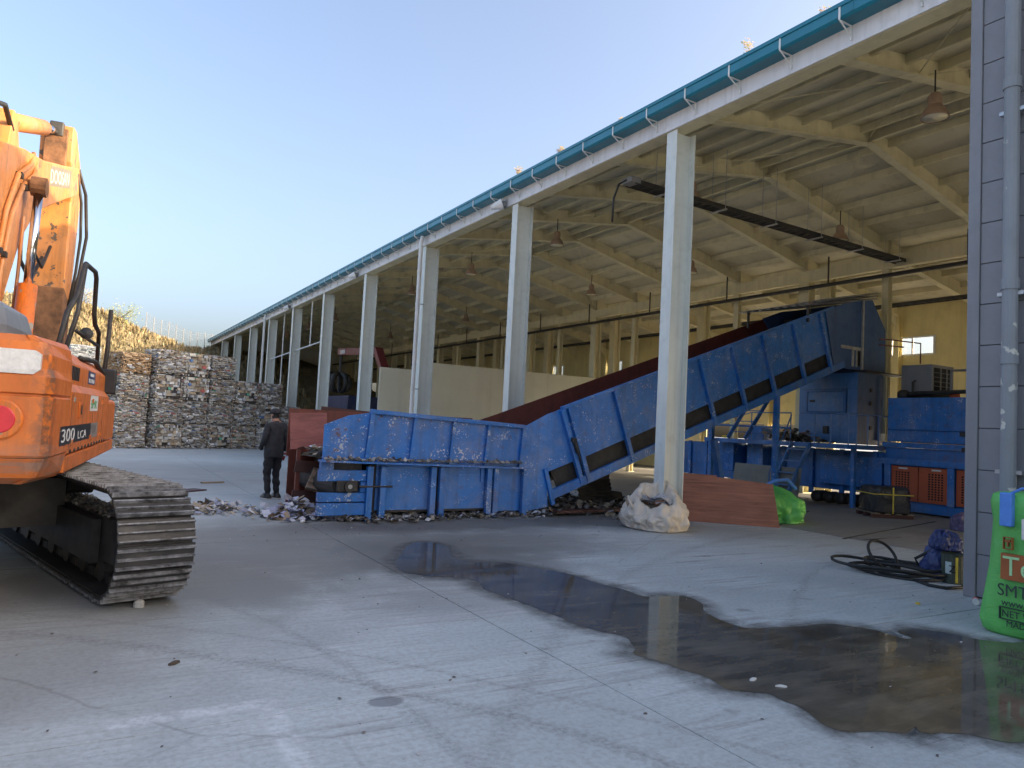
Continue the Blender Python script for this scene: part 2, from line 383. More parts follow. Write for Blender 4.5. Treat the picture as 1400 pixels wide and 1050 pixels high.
# ---- terrain
def hill_mat():
    t = NT('dry_hill'); c = t.coords('World'); a = t.noise(c, .28, 6, .7, .6); b = t.noise(c, 2.6, 6, .75)
    base = t.mix(t.ramp(a, .35, .65), (.28,.22,.12), (.38,.31,.18)); base = t.mix(t.ramp(b, .42, .7), base, (.17,.13,.055)); base = t.mix(t.ramp(t.noise(c, .12, 3), .6, .72, 0, .7), base, (.14,.16,.05))
    t.bump(b, 1.0, .5); return t.set(base, .95)
M_hill = hill_mat(); M_bark = plain('bark', (.13,.10,.075), .9, 0, .4, 8, bump=.4)

# ================================================================== SETTING
g = MB(); g.add([(-1500,-1500,-.015),(1500,-1500,-.015),(1500,1500,-.015),(-1500,1500,-.015)], [(0,1,2,3)])
ground = structure(g.build('ground', M_conc))
xs_ = [3-5.6*4+5.6*i for i in range(6)] + [11.4]
ys_ = [4.1-5.6*2+5.6*i for i in range(13)]
slab_cache = {}
for i in range(len(xs_)-1):
    for j in range(len(ys_)-1):
        w, d = xs_[i+1]-xs_[i]-.008, ys_[j+1]-ys_[j]-.008
        key = round(w, 2)
        if key not in slab_cache:
            slab_cache[key] = MB().box(0, w, 0, d, -.06, 0).mesh('concrete_slab', M_conc)
        o = link('concrete_slab', slab_cache[key], ground, 0)
        o.location = (xs_[i]+.004, ys_[j]+.004, random.uniform(-.0015, .0015))
jb = MB()
jb.box(-19.4, 11.39, -7, 60.2, -.012, -.010)
jb.build('joint_bed', M_joint, ground)
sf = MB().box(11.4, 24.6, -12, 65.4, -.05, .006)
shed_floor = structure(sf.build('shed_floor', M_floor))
fl = MB().box(11.4, 16.9, -12, 65, -.05, .0); 

PUD = [(3.17,7.89),(3.8,9.0),(4.11,9.11),(4.22,8.73),(3.95,8.05),(4.11,7.73),(4.45,7.46),(4.73,6.94),(4.88,6.2),(4.93,5.67),(5.34,5.54),(5.27,5.22),(5.05,4.95),(5.01,4.6),(5.11,4.37),(5.85,4.27),(6.05,3.98),(6.08,3.83),(6.1,3.73),(6.19,3.70),(6.28,3.88),(6.54,3.85),(6.67,3.64),(6.72,3.39),(7.01,3.22),(7.6,3.0),(7.7,2.3),(6.6,1.7),(5.4,1.75),(4.65,2.13),(4.43,2.36),(4.25,2.47),(4.3,2.54),(4.13,2.5),(3.91,2.61),(3.82,2.77),(3.89,3.03),(3.87,3.24),(3.7,3.38),(3.72,3.66),(3.65,4.01),(3.59,4.21),(3.72,4.35),(3.81,4.62),(3.7,4.77),(3.66,5.12),(3.62,5.52),(3.58,5.96),(3.53,6.44),(3.61,6.77),(3.48,7.02),(3.2,7.15),(3.06,7.42)]
def smooth_poly(p, n):
    q = []
    for i in range(len(p)):
        a, b, c, d = (Vector(p[(i+k-1) % len(p)]) for k in range(4))
        for t in [j/n for j in range(n)]:
            v = .5*((2*b)+(c-a)*t+(2*a-5*b+4*c-d)*t*t+(3*b-a-3*c+d)*t**3)
            w = noise.noise((v.x*3.1, v.y*3.1, 0))*.06 + noise.noise((v.x*11, v.y*11, 4))*.022
            q.append((v.x+w, v.y+w*.8))
    return q
pp = smooth_poly(PUD, 5)
pm = MB(); pm.add([(x, y, .0045) for x, y in pp], [list(range(len(pp)))])
pud = structure(pm.build('puddle', M_pud, recalc=False))

# damp margin: the wet concrete fading out round the water
def margin_mat():
    t = NT('damp_concrete'); a = t.new('ShaderNodeAttribute', attribute_name='wet'); c = t.coords('World'); n = t.noise(c, 5, 5, .65)
    t.set((.12,.115,.105), .55); tr = t.new('ShaderNodeBsdfTransparent'); mx = t.new('ShaderNodeMixShader')
    w = t.math('MULTIPLY', a.outputs['Fac'], t.ramp(n, .25, .6))
    t.l.new(w, mx.inputs[0]); t.l.new(tr.outputs[0], mx.inputs[1]); t.l.new(t.b.outputs[0], mx.inputs[2]); t.l.new(mx.outputs[0], t.out.inputs[0]); return t.mat
npp = len(pp); area = sum(pp[i][0]*pp[(i+1) % npp][1]-pp[(i+1) % npp][0]*pp[i][1] for i in range(npp)); sgn = 1 if area > 0 else -1
mv = []; mf = []; mw_ = []
for k, (off, wv) in enumerate(((-.05,.9),(.06,.55),(.26,.0))):
    for i in range(npp):
        a = Vector(pp[i-4]); b = Vector(pp[(i+4) % npp]); d = (b-a).normalized(); nrm = Vector((d.y, -d.x))*sgn
        f = off*(.6+1.1*abs(noise.noise((pp[i][0]*1.3, pp[i][1]*1.3, 7)))) if off > 0 else off
        mv.append((pp[i][0]+nrm.x*f, pp[i][1]+nrm.y*f, .0032)); mw_.append(wv)
for k in range(2):
    for i in range(npp): mf.append((k*npp+i, k*npp+(i+1) % npp, (k+1)*npp+(i+1) % npp, (k+1)*npp+i))
me = bpy.data.meshes.new('damp_margin'); me.from_pydata(mv, [], mf); at = me.attributes.new('wet', 'FLOAT', 'POINT'); at.data.foreach_set('value', mw_); me.materials.append(margin_mat())
link('damp_margin', me, pud)

# ---- hill
def sstep(a, b, x):
    t = max(0, min(1, (x-a)/(b-a))); return t*t*(3-2*t)
def hill_h(x, y):
    base = 9.8*sstep(44, 66, y+.10*x)
    base *= 1-.30*sstep(-3, 7, x)
    base *= 1-.75*sstep(13, 30, x)
    n = noise.fractal((x*.09, y*.09, 0), 1, 2, 5)*1.1 + noise.noise((x*.6, y*.6, 3))*.28
    return base + n*sstep(44, 52, y) - .5
hv = []; hf = []
NX, NY = 150, 90
for j in range(NY+1):
    for i in range(NX+1):
        x = -75+i*(110/NX); y = 42+j*(90/NY); hv.append((x, y, hill_h(x, y)))
for j in range(NY):
    for i in range(NX):
        a = j*(NX+1)+i; hf.append((a, a+1, a+NX+2, a+NX+1))
hm = MB(); hm.add(hv, hf); hill = structure(hm.build('hill', M_hill, smooth=True))
# dry grass on the hill
def tufts(name, n, fn, hmin, hmax, cols, mat=None):
    v = []; f = []; cc = []
    for k in range(n):
        x, y, z = fn(); h = random.uniform(hmin, hmax); col = random.choice(cols); s = random.uniform(.7, 1.15)
        for b in range(3):
            a = random.uniform(0, 6.283); w = h*.16; lean = random.uniform(.1, .5)*h
            dx, dy = math.cos(a), math.sin(a); i0 = len(v)
            v += [(x-dy*w, y+dx*w, z-.05), (x+dy*w, y-dx*w, z-.05), (x+dx*lean, y+dy*lean, z+h)]
            f.append((i0, i0+1, i0+2)); cc.append(tuple(c*s for c in col))
    me = bpy.data.meshes.new(name); me.from_pydata(v, [], f); face_attr(me, cc); me.materials.append(mat or M_leaf)
    return link(name, me)
def on_hill():
    x = random.uniform(-25, 14); y = random.uniform(46, 82); return x, y, hill_h(x, y)
tag(tufts('dry_grass', 30000, on_hill, .12, .42, [(.34,.26,.12),(.29,.22,.1),(.4,.32,.17),(.2,.18,.08),(.24,.17,.08)]), 'dry golden grass and brush covering the sunlit hill', 'grass', kind='stuff')

# ================================================================== WAREHOUSE
Y0, SP = 4.355, 5.5425
wh = thing('warehouse', 'long cream steel open-fronted shed with teal gutter and grey clad corner', 'warehouse', (0,0,0))
YA, YB = -12.0, 65.5
def ibeam_col(d, w, h, tf=.016):
    m = MB(); m.box(0, tf, -w, 0, 0, h); m.box(d-tf, d, -w, 0, 0, h); m.box(tf, d-tf, -w/2-.006, -w/2+.006, 0, h)
    m.box(-.04, d+.04, -w-.04, .04, 0, .025); return m
cm = ibeam_col(.45, .26, 7.04).mesh('column', M_col)
for n in range(1, 12):
    o = link('column', cm, wh); o.location = (8.73, Y0+n*SP, 0)
# eave: fascia channel, inner beam
fm = MB()
ysegs = [YA, 4.4] + [Y0+SP*n for n in (1, 2, 3, 4, 5, 6, 7, 8, 9, 10, 11)]
for a, b in zip(ysegs[:-1], ysegs[1:]):
    m = MB(); m.box(8.695, 8.715, a+.004, b-.004, 7.055, 7.60); m.build('fascia_plate', M_fascia, wh)
m = MB(); m.box(8.72, 8.74, YA, YB, 7.05, 7.55); m.box(8.74, 9.02, YA, YB, 7.045, 7.065); m.box(8.74, 9.02, YA, YB, 7.50, 7.52); m.box(8.87, 8.89, YA, YB, 7.066, 7.499)
m.build('eave_beam', M_cream, wh)
# gutter
gm = MB(); gm.prism([(8.69,7.335),(8.46,7.335),(8.425,7.37),(8.425,7.50),(8.405,7.505),(8.405,7.56),(8.44,7.56),(8.44,7.52),(8.69,7.52)], XZ, YA, YB)
gut = gm.build('gutter', M_teal, wh)
m = MB()
for y in range(int(YA), int(YB), 3): m.box(8.420, 8.4245, y-.02, y+.02, 7.375, 7.50)
m.build('joint_strip', M_teal, gut)
bk = MB(); bk.box(8.414, 8.4235, -.014, .014, 7.33, 7.53); bk.bar((8.42,0,7.33),(8.66,0,7.18),.022,.012,(0,1,0)); bk.box(8.665, 8.692, -.01, .01, 7.12, 7.32); bk.bar((8.45,0,7.322),(8.68,0,7.322),.025,.012)
bkm = bk.mesh('gutter_bracket', M_white)
for i in range(62):
    o = link('gutter_bracket', bkm, gut); o.location = (0, 5.2+i*.985, 0)
for i, y in enumerate((20.65, 43.25)):
    m = MB(); m.tube([(8.52,y,0.0),(8.52,y,7.1),(8.56,y,7.29)], .062, 12)
    for z in (2.6, 5.2, 6.2, .9): m.lathe([(.072,z-.03),(.072,z+.03)], 12, (8.52,y,0))
    p = m.build('downpipe', M_pipew, wh, smooth=False)
    for z in (2.6, 5.2): MB().box(8.52, 8.72, y-.02, y+.02, z-.012, z+.012).build('pipe_clamp', M_galv, p)
# roof frames
BL = [(8.95,7.37),(14.45,8.19),(19.5,7.03),(24.35,6.15)]
TP = [(8.72,7.655),(14.45,8.575),(19.5,7.46),(24.6,6.55)]
def rafter_mesh():
    m = MB(); poly = BL + [(24.4,6.57),(19.5,7.455),(14.45,8.57),(8.95,7.68)]
    m.prism(poly, XZ, -.008, .008)
    for (a, b) in zip(BL[:-1], BL[1:]):
        m.bar((a[0],0,a[1]-.008), (b[0],0,b[1]-.008), .2, .018)
    m.box(14.43, 14.47, -.1, .1, 8.2, 8.56)      # ridge splice plates
    m.box(19.49, 19.51, -.1, .1, 7.05, 7.44)
    m.prism([(8.95,7.04),(9.30,7.41),(8.95,7.36)], XZ, -.009, .009)     # knee at the eave
    pts = [(24.35,5.55),(24.28,5.75),(24.1,5.95),(23.7,6.22),(24.35,6.14)]
    m.prism(pts, XZ, -.009, .009)
    return m.mesh('rafter', M_cream)
rm = rafter_mesh()
for k in range(-5, 23):
    o = link('rafter', rm, wh); o.location = (0, Y0+SP/2*k-.13, 0)
for (a, b), n in zip(zip(TP[:-1], TP[1:]), (6, 5, 5)):
    for i in range(n):
        f = (i+.62)/n
        x = a[0]+(b[0]-a[0])*f; z = a[1]+(b[1]-a[1])*f
        m = MB(); m.box(x-.004, x+.004, YA, YB, z-.17, z-.006); m.box(x+.004, x+.065, YA, YB, z-.172, z-.166); m.box(x+.004, x+.05, YA, YB, z-.025, z-.019)
        m.build('purlin', M_cream, wh)
m = MB()
for a, b in zip(TP[:-1], TP[1:]):
    m.add([(a[0]-.0,YA,a[1]),(b[0],YA,b[1]),(b[0],YB,b[1]),(a[0],YB,a[1]),(a[0],YA,a[1]+.05),(b[0],YA,b[1]+.05),(b[0],YB,b[1]+.05),(a[0],YB,a[1]+.05)],
          [(0,1,2,3),(7,6,5,4),(0,4,5,1),(3,2,6,7)], 0)
roof = m.build('roof_sheet', M_roof, wh)
m = MB(); m.box(14.41, 14.43, YA, YB, 8.22, 8.52); m.box(14.33, 14.41, YA, YB, 8.21, 8.225); m.build('ridge_beam', M_cream, wh)
m = MB(); m.box(19.52, 19.535, YA, YB, 6.66, 7.03); m.box(19.42, 19.62, YA, YB, 6.642, 6.658); m.build('valley_girder', M_cream, wh)
mc = ibeam_col(.34, .36, 6.64).mesh('inner_column', M_cream); mt = ibeam_col(.2, .2, 6.64).mesh('inner_post', M_cream); m2 = ibeam_col(.36, .36, 7.1).mesh('inner_column', M_cream)
for n in range(1, 12):
    o = link('inner_column', mc, wh); o.location = (19.35, Y0+n*SP, 0)
    o = link('inner_column', m2, wh); o.location = (20.5, Y0+n*SP+.1, 0)
    o = link('inner_post', mt, wh); o.location = (19.42, Y0+(n-.5)*SP, 0)
# rear wall with windows
wz0, wz1 = 4.76, 5.42
winY = [14.85+SP*j for j in range(9)]
def wall_seg(name, y0, y1, z0, z1, mat=M_yell, x=24.6, t=.1):
    MB().box(x, x+t, y0, y1, z0, z1).build(name, mat, wh)
wall_seg('rear_wall', YA, -4, 0, wz0); wall_seg('rear_wall', 5.5, 9, 0, 2.25); wall_seg('rear_wall', -4, 24.5, 2.251, wz0); wall_seg('rear_wall', 24.5, YB, 0, wz0); wall_seg('rear_wall', YA, YB, wz1, 6.6)  # gaps low down are unseen openings added to bring sunlight indoors
for y in (12.2, 18.0): wall_seg('door_post', y-.15, y+.15, 0, 2.25)  # posts dividing the added rear opening
ys2 = [YA]
for y in winY: ys2 += [y-.78, y+.78]
ys2.append(YB)
for a, b in zip(ys2[0::2], ys2[1::2]): wall_seg('rear_wall', a, b, wz0, wz1)
fw = MB(); fw.box(24.56,24.64,-.78,.78,wz0,wz0+.05); fw.box(24.56,24.64,-.78,.78,wz1-.05,wz1); fw.box(24.56,24.64,-.78,-.73,wz0+.05,wz1-.05); fw.box(24.56,24.64,.73,.78,wz0+.05,wz1-.05); fw.box(24.57,24.63,-.025,.025,wz0+.05,wz1-.05)
fwm = fw.mesh('window', M_white); pn = MB().box(24.598,24.604,-.35,.35,wz0+.05,wz1-.05).mesh('pane', M_glass)
for y in winY:
    w = link('window', fwm, wh); w.location = (0, y, 0)
    for s in (-1, 1):
        p = link('pane', pn, w); p.location = (0, s*.378, 0)
wc = ibeam_col(.24, .2, 6.1).mesh('wall_column', M_yell)
for n in range(2, 12):
    o = link('wall_column', wc, wh); o.location = (24.34, Y0+n*SP-.03, 0)
# far end wall
def end_seg(poly, y=65.4): MB().prism(poly, XZ, y, y+.1).build('end_wall', M_part, wh)
end_seg([(8.8,5.0),(24.6,5.0),(24.6,6.55),(19.5,7.44),(14.45,8.55),(8.8,7.6)]); end_seg([(8.8,0),(24.6,0),(24.6,3.9),(8.8,3.9)]); 
for x in (8.8, 13.2, 18.2, 23.4): end_seg([(x,3.9),(x+1.2,3.9),(x+1.2,5.0),(x,5.0)])
end_seg([(8.8,5.0),(24.6,5.0),(24.6,6.55),(19.5,7.44),(14.45,8.55),(8.8,7.6)], YA-.1)
for x0_, x1_ in ((8.8,9.6),(16.2,16.8),(23.6,24.6)): end_seg([(x0_,0),(x1_,0),(x1_,5.0),(x0_,5.0)], YA-.1)  # unseen end, wide openings added to let daylight into the shed
# grey cladding by the corner
zc = 0.03
pz = .46
pm_ = MB(); pm_.prism([(8.553,.002),(8.55,.006),(8.55,pz-.012),(8.555,pz-.006),(8.6,pz-.006),(8.6,.002)], XZ, YA, 4.395)
pmm = pm_.mesh('cladding_panel', M_grey)
for i in range(15):
    o = link('cladding_panel', pmm, wh); o.location = (0, 0, .02+i*pz)
MB().box(8.575, 8.66, YA, 4.38, 0, 7.0).build('cladding_backing', M_darksteel, wh)
m = MB(); m.box(8.53, 8.86, 4.40, 4.53, 0, 7.04); m.build('corner_flashing', M_grey, wh, bevel=.008)
m = MB(); m.tube([(8.42,4.03,.25),(8.42,4.03,7.3)], .075, 14); m.tube([(8.42,4.03,.27),(8.36,3.98,.1),(8.2,3.85,.06)], .075, 12)
for z in (.9, 2.6, 3.4, 5.6): m.lathe([(.088,z-.06),(.088,z+.06)], 14, (8.42,4.03,0))
gp = m.build('rainwater_pipe', M_pipeg, wh, smooth=False)
for z in (1.4, 3.3, 5.3): MB().box(8.42, 8.56, 3.9, 4.16, z-.02, z+.02).build('pipe_clamp', M_galv, gp)
# long services under the roof
m = MB(); m.tube([(18.85,YA+1,6.3),(18.85,YB-1,6.3)], .06, 8)
for y in range(-10, 64, 4): m.box(18.83, 18.87, y-.015, y+.015, 6.3, 7.15)
m.build('service_pipe', M_darksteel, wh)
m = MB()
for dx in (0, .3): m.box(21.6+dx, 21.62+dx, YA+1, YB-1, 5.98, 6.06)
for y in range(-40, 256): m.box(21.62, 21.9, y*.25-.012, y*.25+.012, 5.99, 6.01)
for dx in (.06, .12, .2): m.tube([(21.6+dx,YA+1,6.03),(21.6+dx,YB-1,6.03)], .018, 5)
m.build('cable_ladder', M_darksteel, wh)
m = MB()
for (a, b) in (((8.95,31.9,5.0),(8.95,42.9,4.75)), ((8.95,34.6,7.05),(8.95,34.6,4.9)), ((8.95,40.2,7.05),(8.95,40.2,1.2))): m.tube([a, b], .03, 6)
m.build('tie_rod', M_white, wh)
m = MB()
for k in range(0, 11):
    y = Y0+SP*k
    m.tube([(9.3,y+.3,7.5),(14.2,y+SP-.3,8.25)], .012, 5); m.tube([(14.2,y+.3,8.25),(9.3,y+SP-.3,7.5)], .012, 5)
    m.tube([(14.8,y+.3,8.2),(19.2,y+SP-.3,7.2)], .012, 5)
m.build('roof_bracing', M_cream, wh)

# ---- partition inside
pt = thing('partition_wall', 'plain beige panel partition standing inside the shed behind the blue hopper', 'partition', (9.3, 25.75, 0))
MB().box(0, 1.95, 0, .08, 0, 3.56).build('panel', M_part, pt)
for x in (2.0, 4.7, 7.4): MB().box(x, x+2.695, .02, .10, 0, 3.90).build('panel', M_part, pt)

# ---- pendant lamps
def lamp(X, Y, zb, label):
    t = thing('pendant_lamp', label, 'lamp', (X, Y, zb), random.uniform(0, 3), 'bell lamps hanging under the shed roof'); t.scale = (.82,.82,.9)
    m = MB(); m.lathe([(.245,.01),(.26,0),(.262,.015),(.20,.16),(.12,.25),(.115,.26)], 20, cap=False); m.build('shade', M_rustlamp, t, smooth=True)
    MB().lathe([(.246,.012),(.18,.13),(.09,.22)], 20).build('reflector', M_lens, t, smooth=True)
    MB().lathe([(.12,.24),(.13,.28),(.13,.40),(.09,.46),(.03,.48)], 16).build('housing', M_rustlamp, t, smooth=True)
    MB().tube([(0,0,.48),(0,0,.48+.42)], .016, 6).build('rod', M_darksteel, t)
    return t
M_lens = plain('lamp_lens', (.82,.76,.55), .4, 0, .05)
M_rustlamp = paint('lamp_brown', (.36,.25,.17), .6, (.12,.08,.05), .45, 4)
ordn = ['first','second','third','fourth','fifth','sixth','seventh','eighth','ninth','tenth','eleventh']
for i in range(9):
    lamp(11.62, 6.72+SP*i, 6.98, f'brown bell pendant lamp, {ordn[i]} from the grey corner in the row nearest the columns')
for i in range(1, 8):
    lamp(17.0, 6.76+SP*i, 6.98, f'brown bell pendant lamp, {ordn[i-1]} from the blue tower in the row over the machine')
# ---- floodlights on the fascia
for i, y in enumerate((15.75, 27.2, 37.9)):
    t = thing('floodlight', f'small white floodlight on the shed fascia, {ordn[i]} from the grey corner', 'floodlight', (8.60, y, 7.13), R(-30), 'floodlights on the fascia')
    MB().lathe([(.05,.30),(.13,.02),(.15,.0),(.135,-.005),(.05,.2)][::-1], 18, (0,0,0), axis='x').build('reflector', M_white, t, smooth=True).rotation_euler = (0, R(158), 0)
    MB().box(-.02, .10, -.06, .06, -.07, .07).build('housing', M_coolgrey, t, bevel=.01)
    MB().bar((.05,0,0),(.12,0,.12),.03,.03).build('bracket', M_galv, t)
# ---- cable tray hung over the conveyor
A = Vector((9.46,11.8,6.8)); B = Vector((20.14,12.2,6.8)); L = (B-A).length
ct = thing('cable_tray', 'black ladder cable tray hung on rods above the conveyor', 'cable tray', A, math.atan2(B.y-A.y, B.x-A.x))
m = MB(); m.box(0, L, -.16, -.145, -.05, .05); m.box(0, L, .145, .16, -.05, .05); m.build('side_rail', M_darksteel, ct)
rg = MB().box(-.012, .012, -.145, .145, -.04, -.02).mesh('rung', M_darksteel)
for i in range(44):
    o = link('rung', rg, ct); o.location = (.12+i*.245, 0, 0)
m = MB()
for k, (yy, r) in enumerate(((-.09,.022),(-.03,.018),(.04,.024),(.09,.016))): m.tube([(.1+x*.5, yy+.02*math.sin(x*2+k), r-.02) for x in range(21)], r, 6)
m.build('cable_bundle', M_rubber, ct)
hr = MB(); hr.tube([(0,-.2,-.07),(0,-.2,1.3)], .008, 5); hr.tube([(0,.2,-.07),(0,.2,1.3)], .008, 5); hr.box(-.02, .02, -.24, .24, -.08, -.05); hrm = hr.mesh('hanger', M_galv)
for i in range(6):
    o = link('hanger', hrm, ct); o.location = (.9+i*1.75, 0, 0)
m = MB(); m.tube([(.1,0,.02),(-.12,0,.03),(-.35,-.05,-.12),(-.5,-.08,-.45),(-.53,-.1,-.95)], .022, 8); m.build('hanging_cable', M_rubber, ct, smooth=True)
MB().box(-.12, .14, -.17, .17, -.03, .09).build('end_box', M_coolgrey, ct, bevel=.01)
# ---- weeds growing in the gutter
for i, (y, h) in enumerate(((7.9,.34),(13.1,.22),(14.9,.3),(11.0,.14),(6.55,.2))):
    v = []; f = []; cc = []
    for k in range(26):
        a = random.uniform(0, 6.28); r = random.uniform(.02,.35)*h; z = random.uniform(.3,1)*h; s = random.uniform(.012,.03)
        i0 = len(v); x1, y1 = r*math.cos(a), r*math.sin(a)
        v += [(0,0,0),(.004,0,0),(x1,y1,z)]; f.append((i0,i0+1,i0+2)); cc.append((.2,.15,.1))
        for q in range(3):
            i0 = len(v); ox, oy, oz = (random.uniform(-.04,.04) for _ in range(3))
            v += [(x1+ox-s,y1+oy,z+oz),(x1+ox+s,y1+oy-s,z+oz),(x1+ox,y1+oy+s,z+oz+s*1.6)]; f.append((i0,i0+1,i0+2)); cc.append(random.choice([(.42,.3,.22),(.3,.3,.14),(.5,.4,.33)]))
    me = bpy.data.meshes.new('gutter_weed'); me.from_pydata(v, [], f); face_attr(me, cc); me.materials.append(M_leaf)
    o = link('gutter_weed', me); o.location = (8.55, y, 7.5)
    tag(o, f'dry weed sprouting from the teal gutter, {["second","fourth","fifth","third","first"][i]} from the grey corner', 'weed', 'weeds in the gutter')

# ================================================================== LOADING CONVEYOR (local: x along, y back, z up)
cv = thing('loading_conveyor', 'chipped blue loading hopper and inclined conveyor running up into the shed', 'conveyor', (3.95,11.29,0), R(3))
W = 1.9
XZl = XZ
def top(s): return 1.89+.36*(s-3.51)
def slot(s): return .80+.357*(s-3.6)
def bot(s): return .56+.357*(s-4.17)
# hopper upper side plates between the ribs (front) - the left one has a sloping torn corner
m = MB(); m.prism([(-.74,.94),(0.0,.93),(0.0,1.72),(-.35,1.66),(-.74,1.50)], XZ, -.02, .0); m.build('side_plate', M_blue2, cv, label='torn blue end plate with heavily chipped paint')
edges = [(.0,.76),(.76,1.5),(1.5,2.2),(2.2,2.95)]
for a, b in edges:
    za, zb = 1.75-.042*a, 1.75-.042*b
    m = MB(); m.prism([(a+.004,.93-.02*a),(b-.004,.93-.02*b),(b-.004,zb-.03),(a+.004,za-.03)], XZ, -.012, .006); m.build('side_plate', M_blue2 if a < 1.6 else M_blue, cv)
for s in (.0, .76, 1.5, 2.2, 2.95):
    zt = 1.75-.042*s
    m = MB(); m.bar((s+.03,-.045,zt-.02), (s-.03,-.045,.95-.02*s), .07 if s in (0,2.95) else .05, .06, (0,1,0)); m.build('rib', M_blue, cv, bevel=.004)
m = MB(); m.bar((.0,-.035,1.745),(2.98,-.035,1.62),.1,.07); m.build('top_rim', M_blue, cv, bevel=.006)
m = MB(); m.bar((-.8,-.10,.945),(3.05,-.10,.875),.2,.03); m.build('ledge', M_blue2, cv)
# hopper lower plates and legs
for a, b, z0 in ((.17,1.13,.16),(1.36,2.22,.16),(2.42,3.0,.10)):
    m = MB(); m.box(a, b, .0, .02, z0, .90); m.build('side_plate', M_blue, cv)
    m = MB(); m.box(a+.05, b-.05, -.012, .0, .72, .74); m.build('stiffener', M_blue, cv)
for s, zb in ((.03,0),(.26,.05),(1.16,0),(1.33,.05),(2.26,.06),(2.40,.02),(3.02,0)):
    m = MB(); m.box(s-.05, s+.05, -.11, -.025, zb, .865); m.build('leg', M_blue, cv, bevel=.004)
m = MB(); m.box(.05, 3.0, .03, 1.85, .12, .88); m.build('inner_trough', M_darksteel, cv)
for a, b in ((.32,.5),(2.1,2.2)):
    m = MB(); m.box(a+.02, b-.02, -.035, -.004, .62, .87); m.build('lug', M_blue, cv)
# tail frame at the left end with the bearing
for z0, z1, y0 in ((.10,.29,-.06),(.31,.45,-.05),(.63,.80,-.05)):
    m = MB(); m.box(-.78, -.02, y0, y0+.1, z0, z1); m.build('tail_beam', M_blue2, cv, bevel=.006)
MB().box(-.76, -.56, -.05, .05, .80, .93).build('tail_bracket', M_blue2, cv, bevel=.004); MB().box(-.1, .0, -.04, .05, .46, .62).build('tail_bracket', M_blue2, cv, bevel=.004)
MB().box(-.5, -.16, -.075, -.02, .47, .64).build('bearing_block', M_darksteel, cv, bevel=.01)
m = MB(); m.lathe([(.085,-.02),(.085,.03),(.06,.035),(.055,.02),(.03,.02),(.03,.05)], 20, (-.3,-.1,.55), axis='y'); m.build('bearing', M_darksteel, cv); MB().lathe([(.0,-.012),(.035,-.012),(.035,.02)], 16, (-.3,-.115,.55), axis='y').build('shaft_end', M_galv, cv)
m = MB(); m.tube([(-.15,-.1,.55),(.42,-.1,.55)], .018, 8); m.build('tension_rod', M_darksteel, cv)
MB().box(-.25, -.06, .05, 1.8, .12, .90).build('tail_guard', M_darksteel, cv)
m = MB(); m.tube([(-.35,.02,.55),(-.35,1.85,.55)], .2, 14); m.build('tail_drum', M_belt, cv)
# back side of hopper
m = MB(); m.box(-.74, 3.0, W-.02, W, .9, 1.74); m.box(-.7, 3.0, W-.02, W, .05, .9); m.build('back_plate', M_rust, cv)
m = MB(); m.bar((-.74,.1,.96),(3.0,.1,.90),.02,.05); m.build('lip', M_belt, cv)
m = MB(); m.bar((-.5,W/2,.95),(3.3,W/2,.78),1.84,.04); m.bar((3.3,W/2,.80),(13.2,W/2,.80+9.9*.357),1.84,.05); m.build('belt', M_belt, cv)
# transition plate to the incline
m = MB(); m.prism([(2.99,.05),(3.62,.16),(3.54,.79),(4.26,1.04),(3.86,2.0),(3.51,1.875),(2.99,1.61)], XZ, -.006, .014); m.build('side_plate', M_blue, cv)
# incline: side plates between ribs, ribs, bottom chord
ribs = [3.82, 5.1, 6.32, 7.5, 8.52, 9.56, 10.68, 11.74, 12.3]
for a, b in zip(ribs[:-1], ribs[1:]):
    a0, b0 = a+.42, b+.42      # ribs lean with the slope normal
    m = MB(); m.prism([(a+.02,top(a)),(b-.02,top(b)),(b0-.02,slot(b0)),(a0+.02,slot(a0))], XZ, -.008, .012); m.build('side_plate', M_blue, cv)
    m = MB(); m.bar((a,-.03,top(a)),(b,-.03,top(b)),.08,.06); m.build('top_rim', M_blue if b < 9 else M_blued, cv)  # darker blue further up: shade inside the shed painted on rim and chord
    m = MB(); m.bar((a0+.1,-.02,bot(a0+.1)),(b0+.1,-.02,bot(b0+.1)),.08,.17); m.build('bottom_chord', M_blue if b < 9 else M_blued, cv)
for i, s in enumerate(ribs[:-1]):
    for d in ((0, .16) if i == 0 else (0,)):
        m = MB(); m.bar((s+d,-.045,top(s+d)-.03),(s+d+.56,-.045,bot(s+.56+d)-.05),.09,.08,(0,1,0)); m.build('rib', M_blue, cv, bevel=.004)
m = MB(); m.bar((3.50,-.03,.86),(3.72,-.03,.2),.08,.06,(0,1,0)); m.build('rib', M_blue, cv, bevel=.004)
MB().bar((3.66,-.02,bot(3.66)-.0),(4.40,-.02,bot(4.40)),.08,.17).build('bottom_chord', M_blue, cv)
m = MB(); m.tube([(4.08,-.12,1.42),(4.19,-.12,1.18)], .045, 10); m.tube([(4.19,-.12,1.18),(4.25,-.12,1.04)], .02, 8); m.box(4.03, 4.12, -.15, -.08, 1.38, 1.46); m.build('tension_cylinder', M_darksteel, cv)
# far side of the trough (rusty inside) and floor pan
m = MB(); m.prism([(2.9,1.62),(3.6,1.86),(12.7,5.13),(13.6,5.06),(13.6,3.9),(3.5,.6)], XZ, W-.02, W); m.build('trough_lining', M_rust, cv, label='rust red inner wall of the trough')
m = MB(); m.prism([(3.62,.92),(12.9,4.22),(12.9,3.66),(3.9,.44)], XZ, .055, .075); m.prism([(3.7,.7),(12.9,4.02),(12.9,3.93),(3.7,.62)], XZ, .08, W-.05); m.build('return_pan', M_belt, cv)
m = MB(); m.bar((4.3,W-.04,bot(4.3)),(12.7,W-.04,bot(12.7)),.08,.17); m.build('bottom_chord', M_blue, cv)
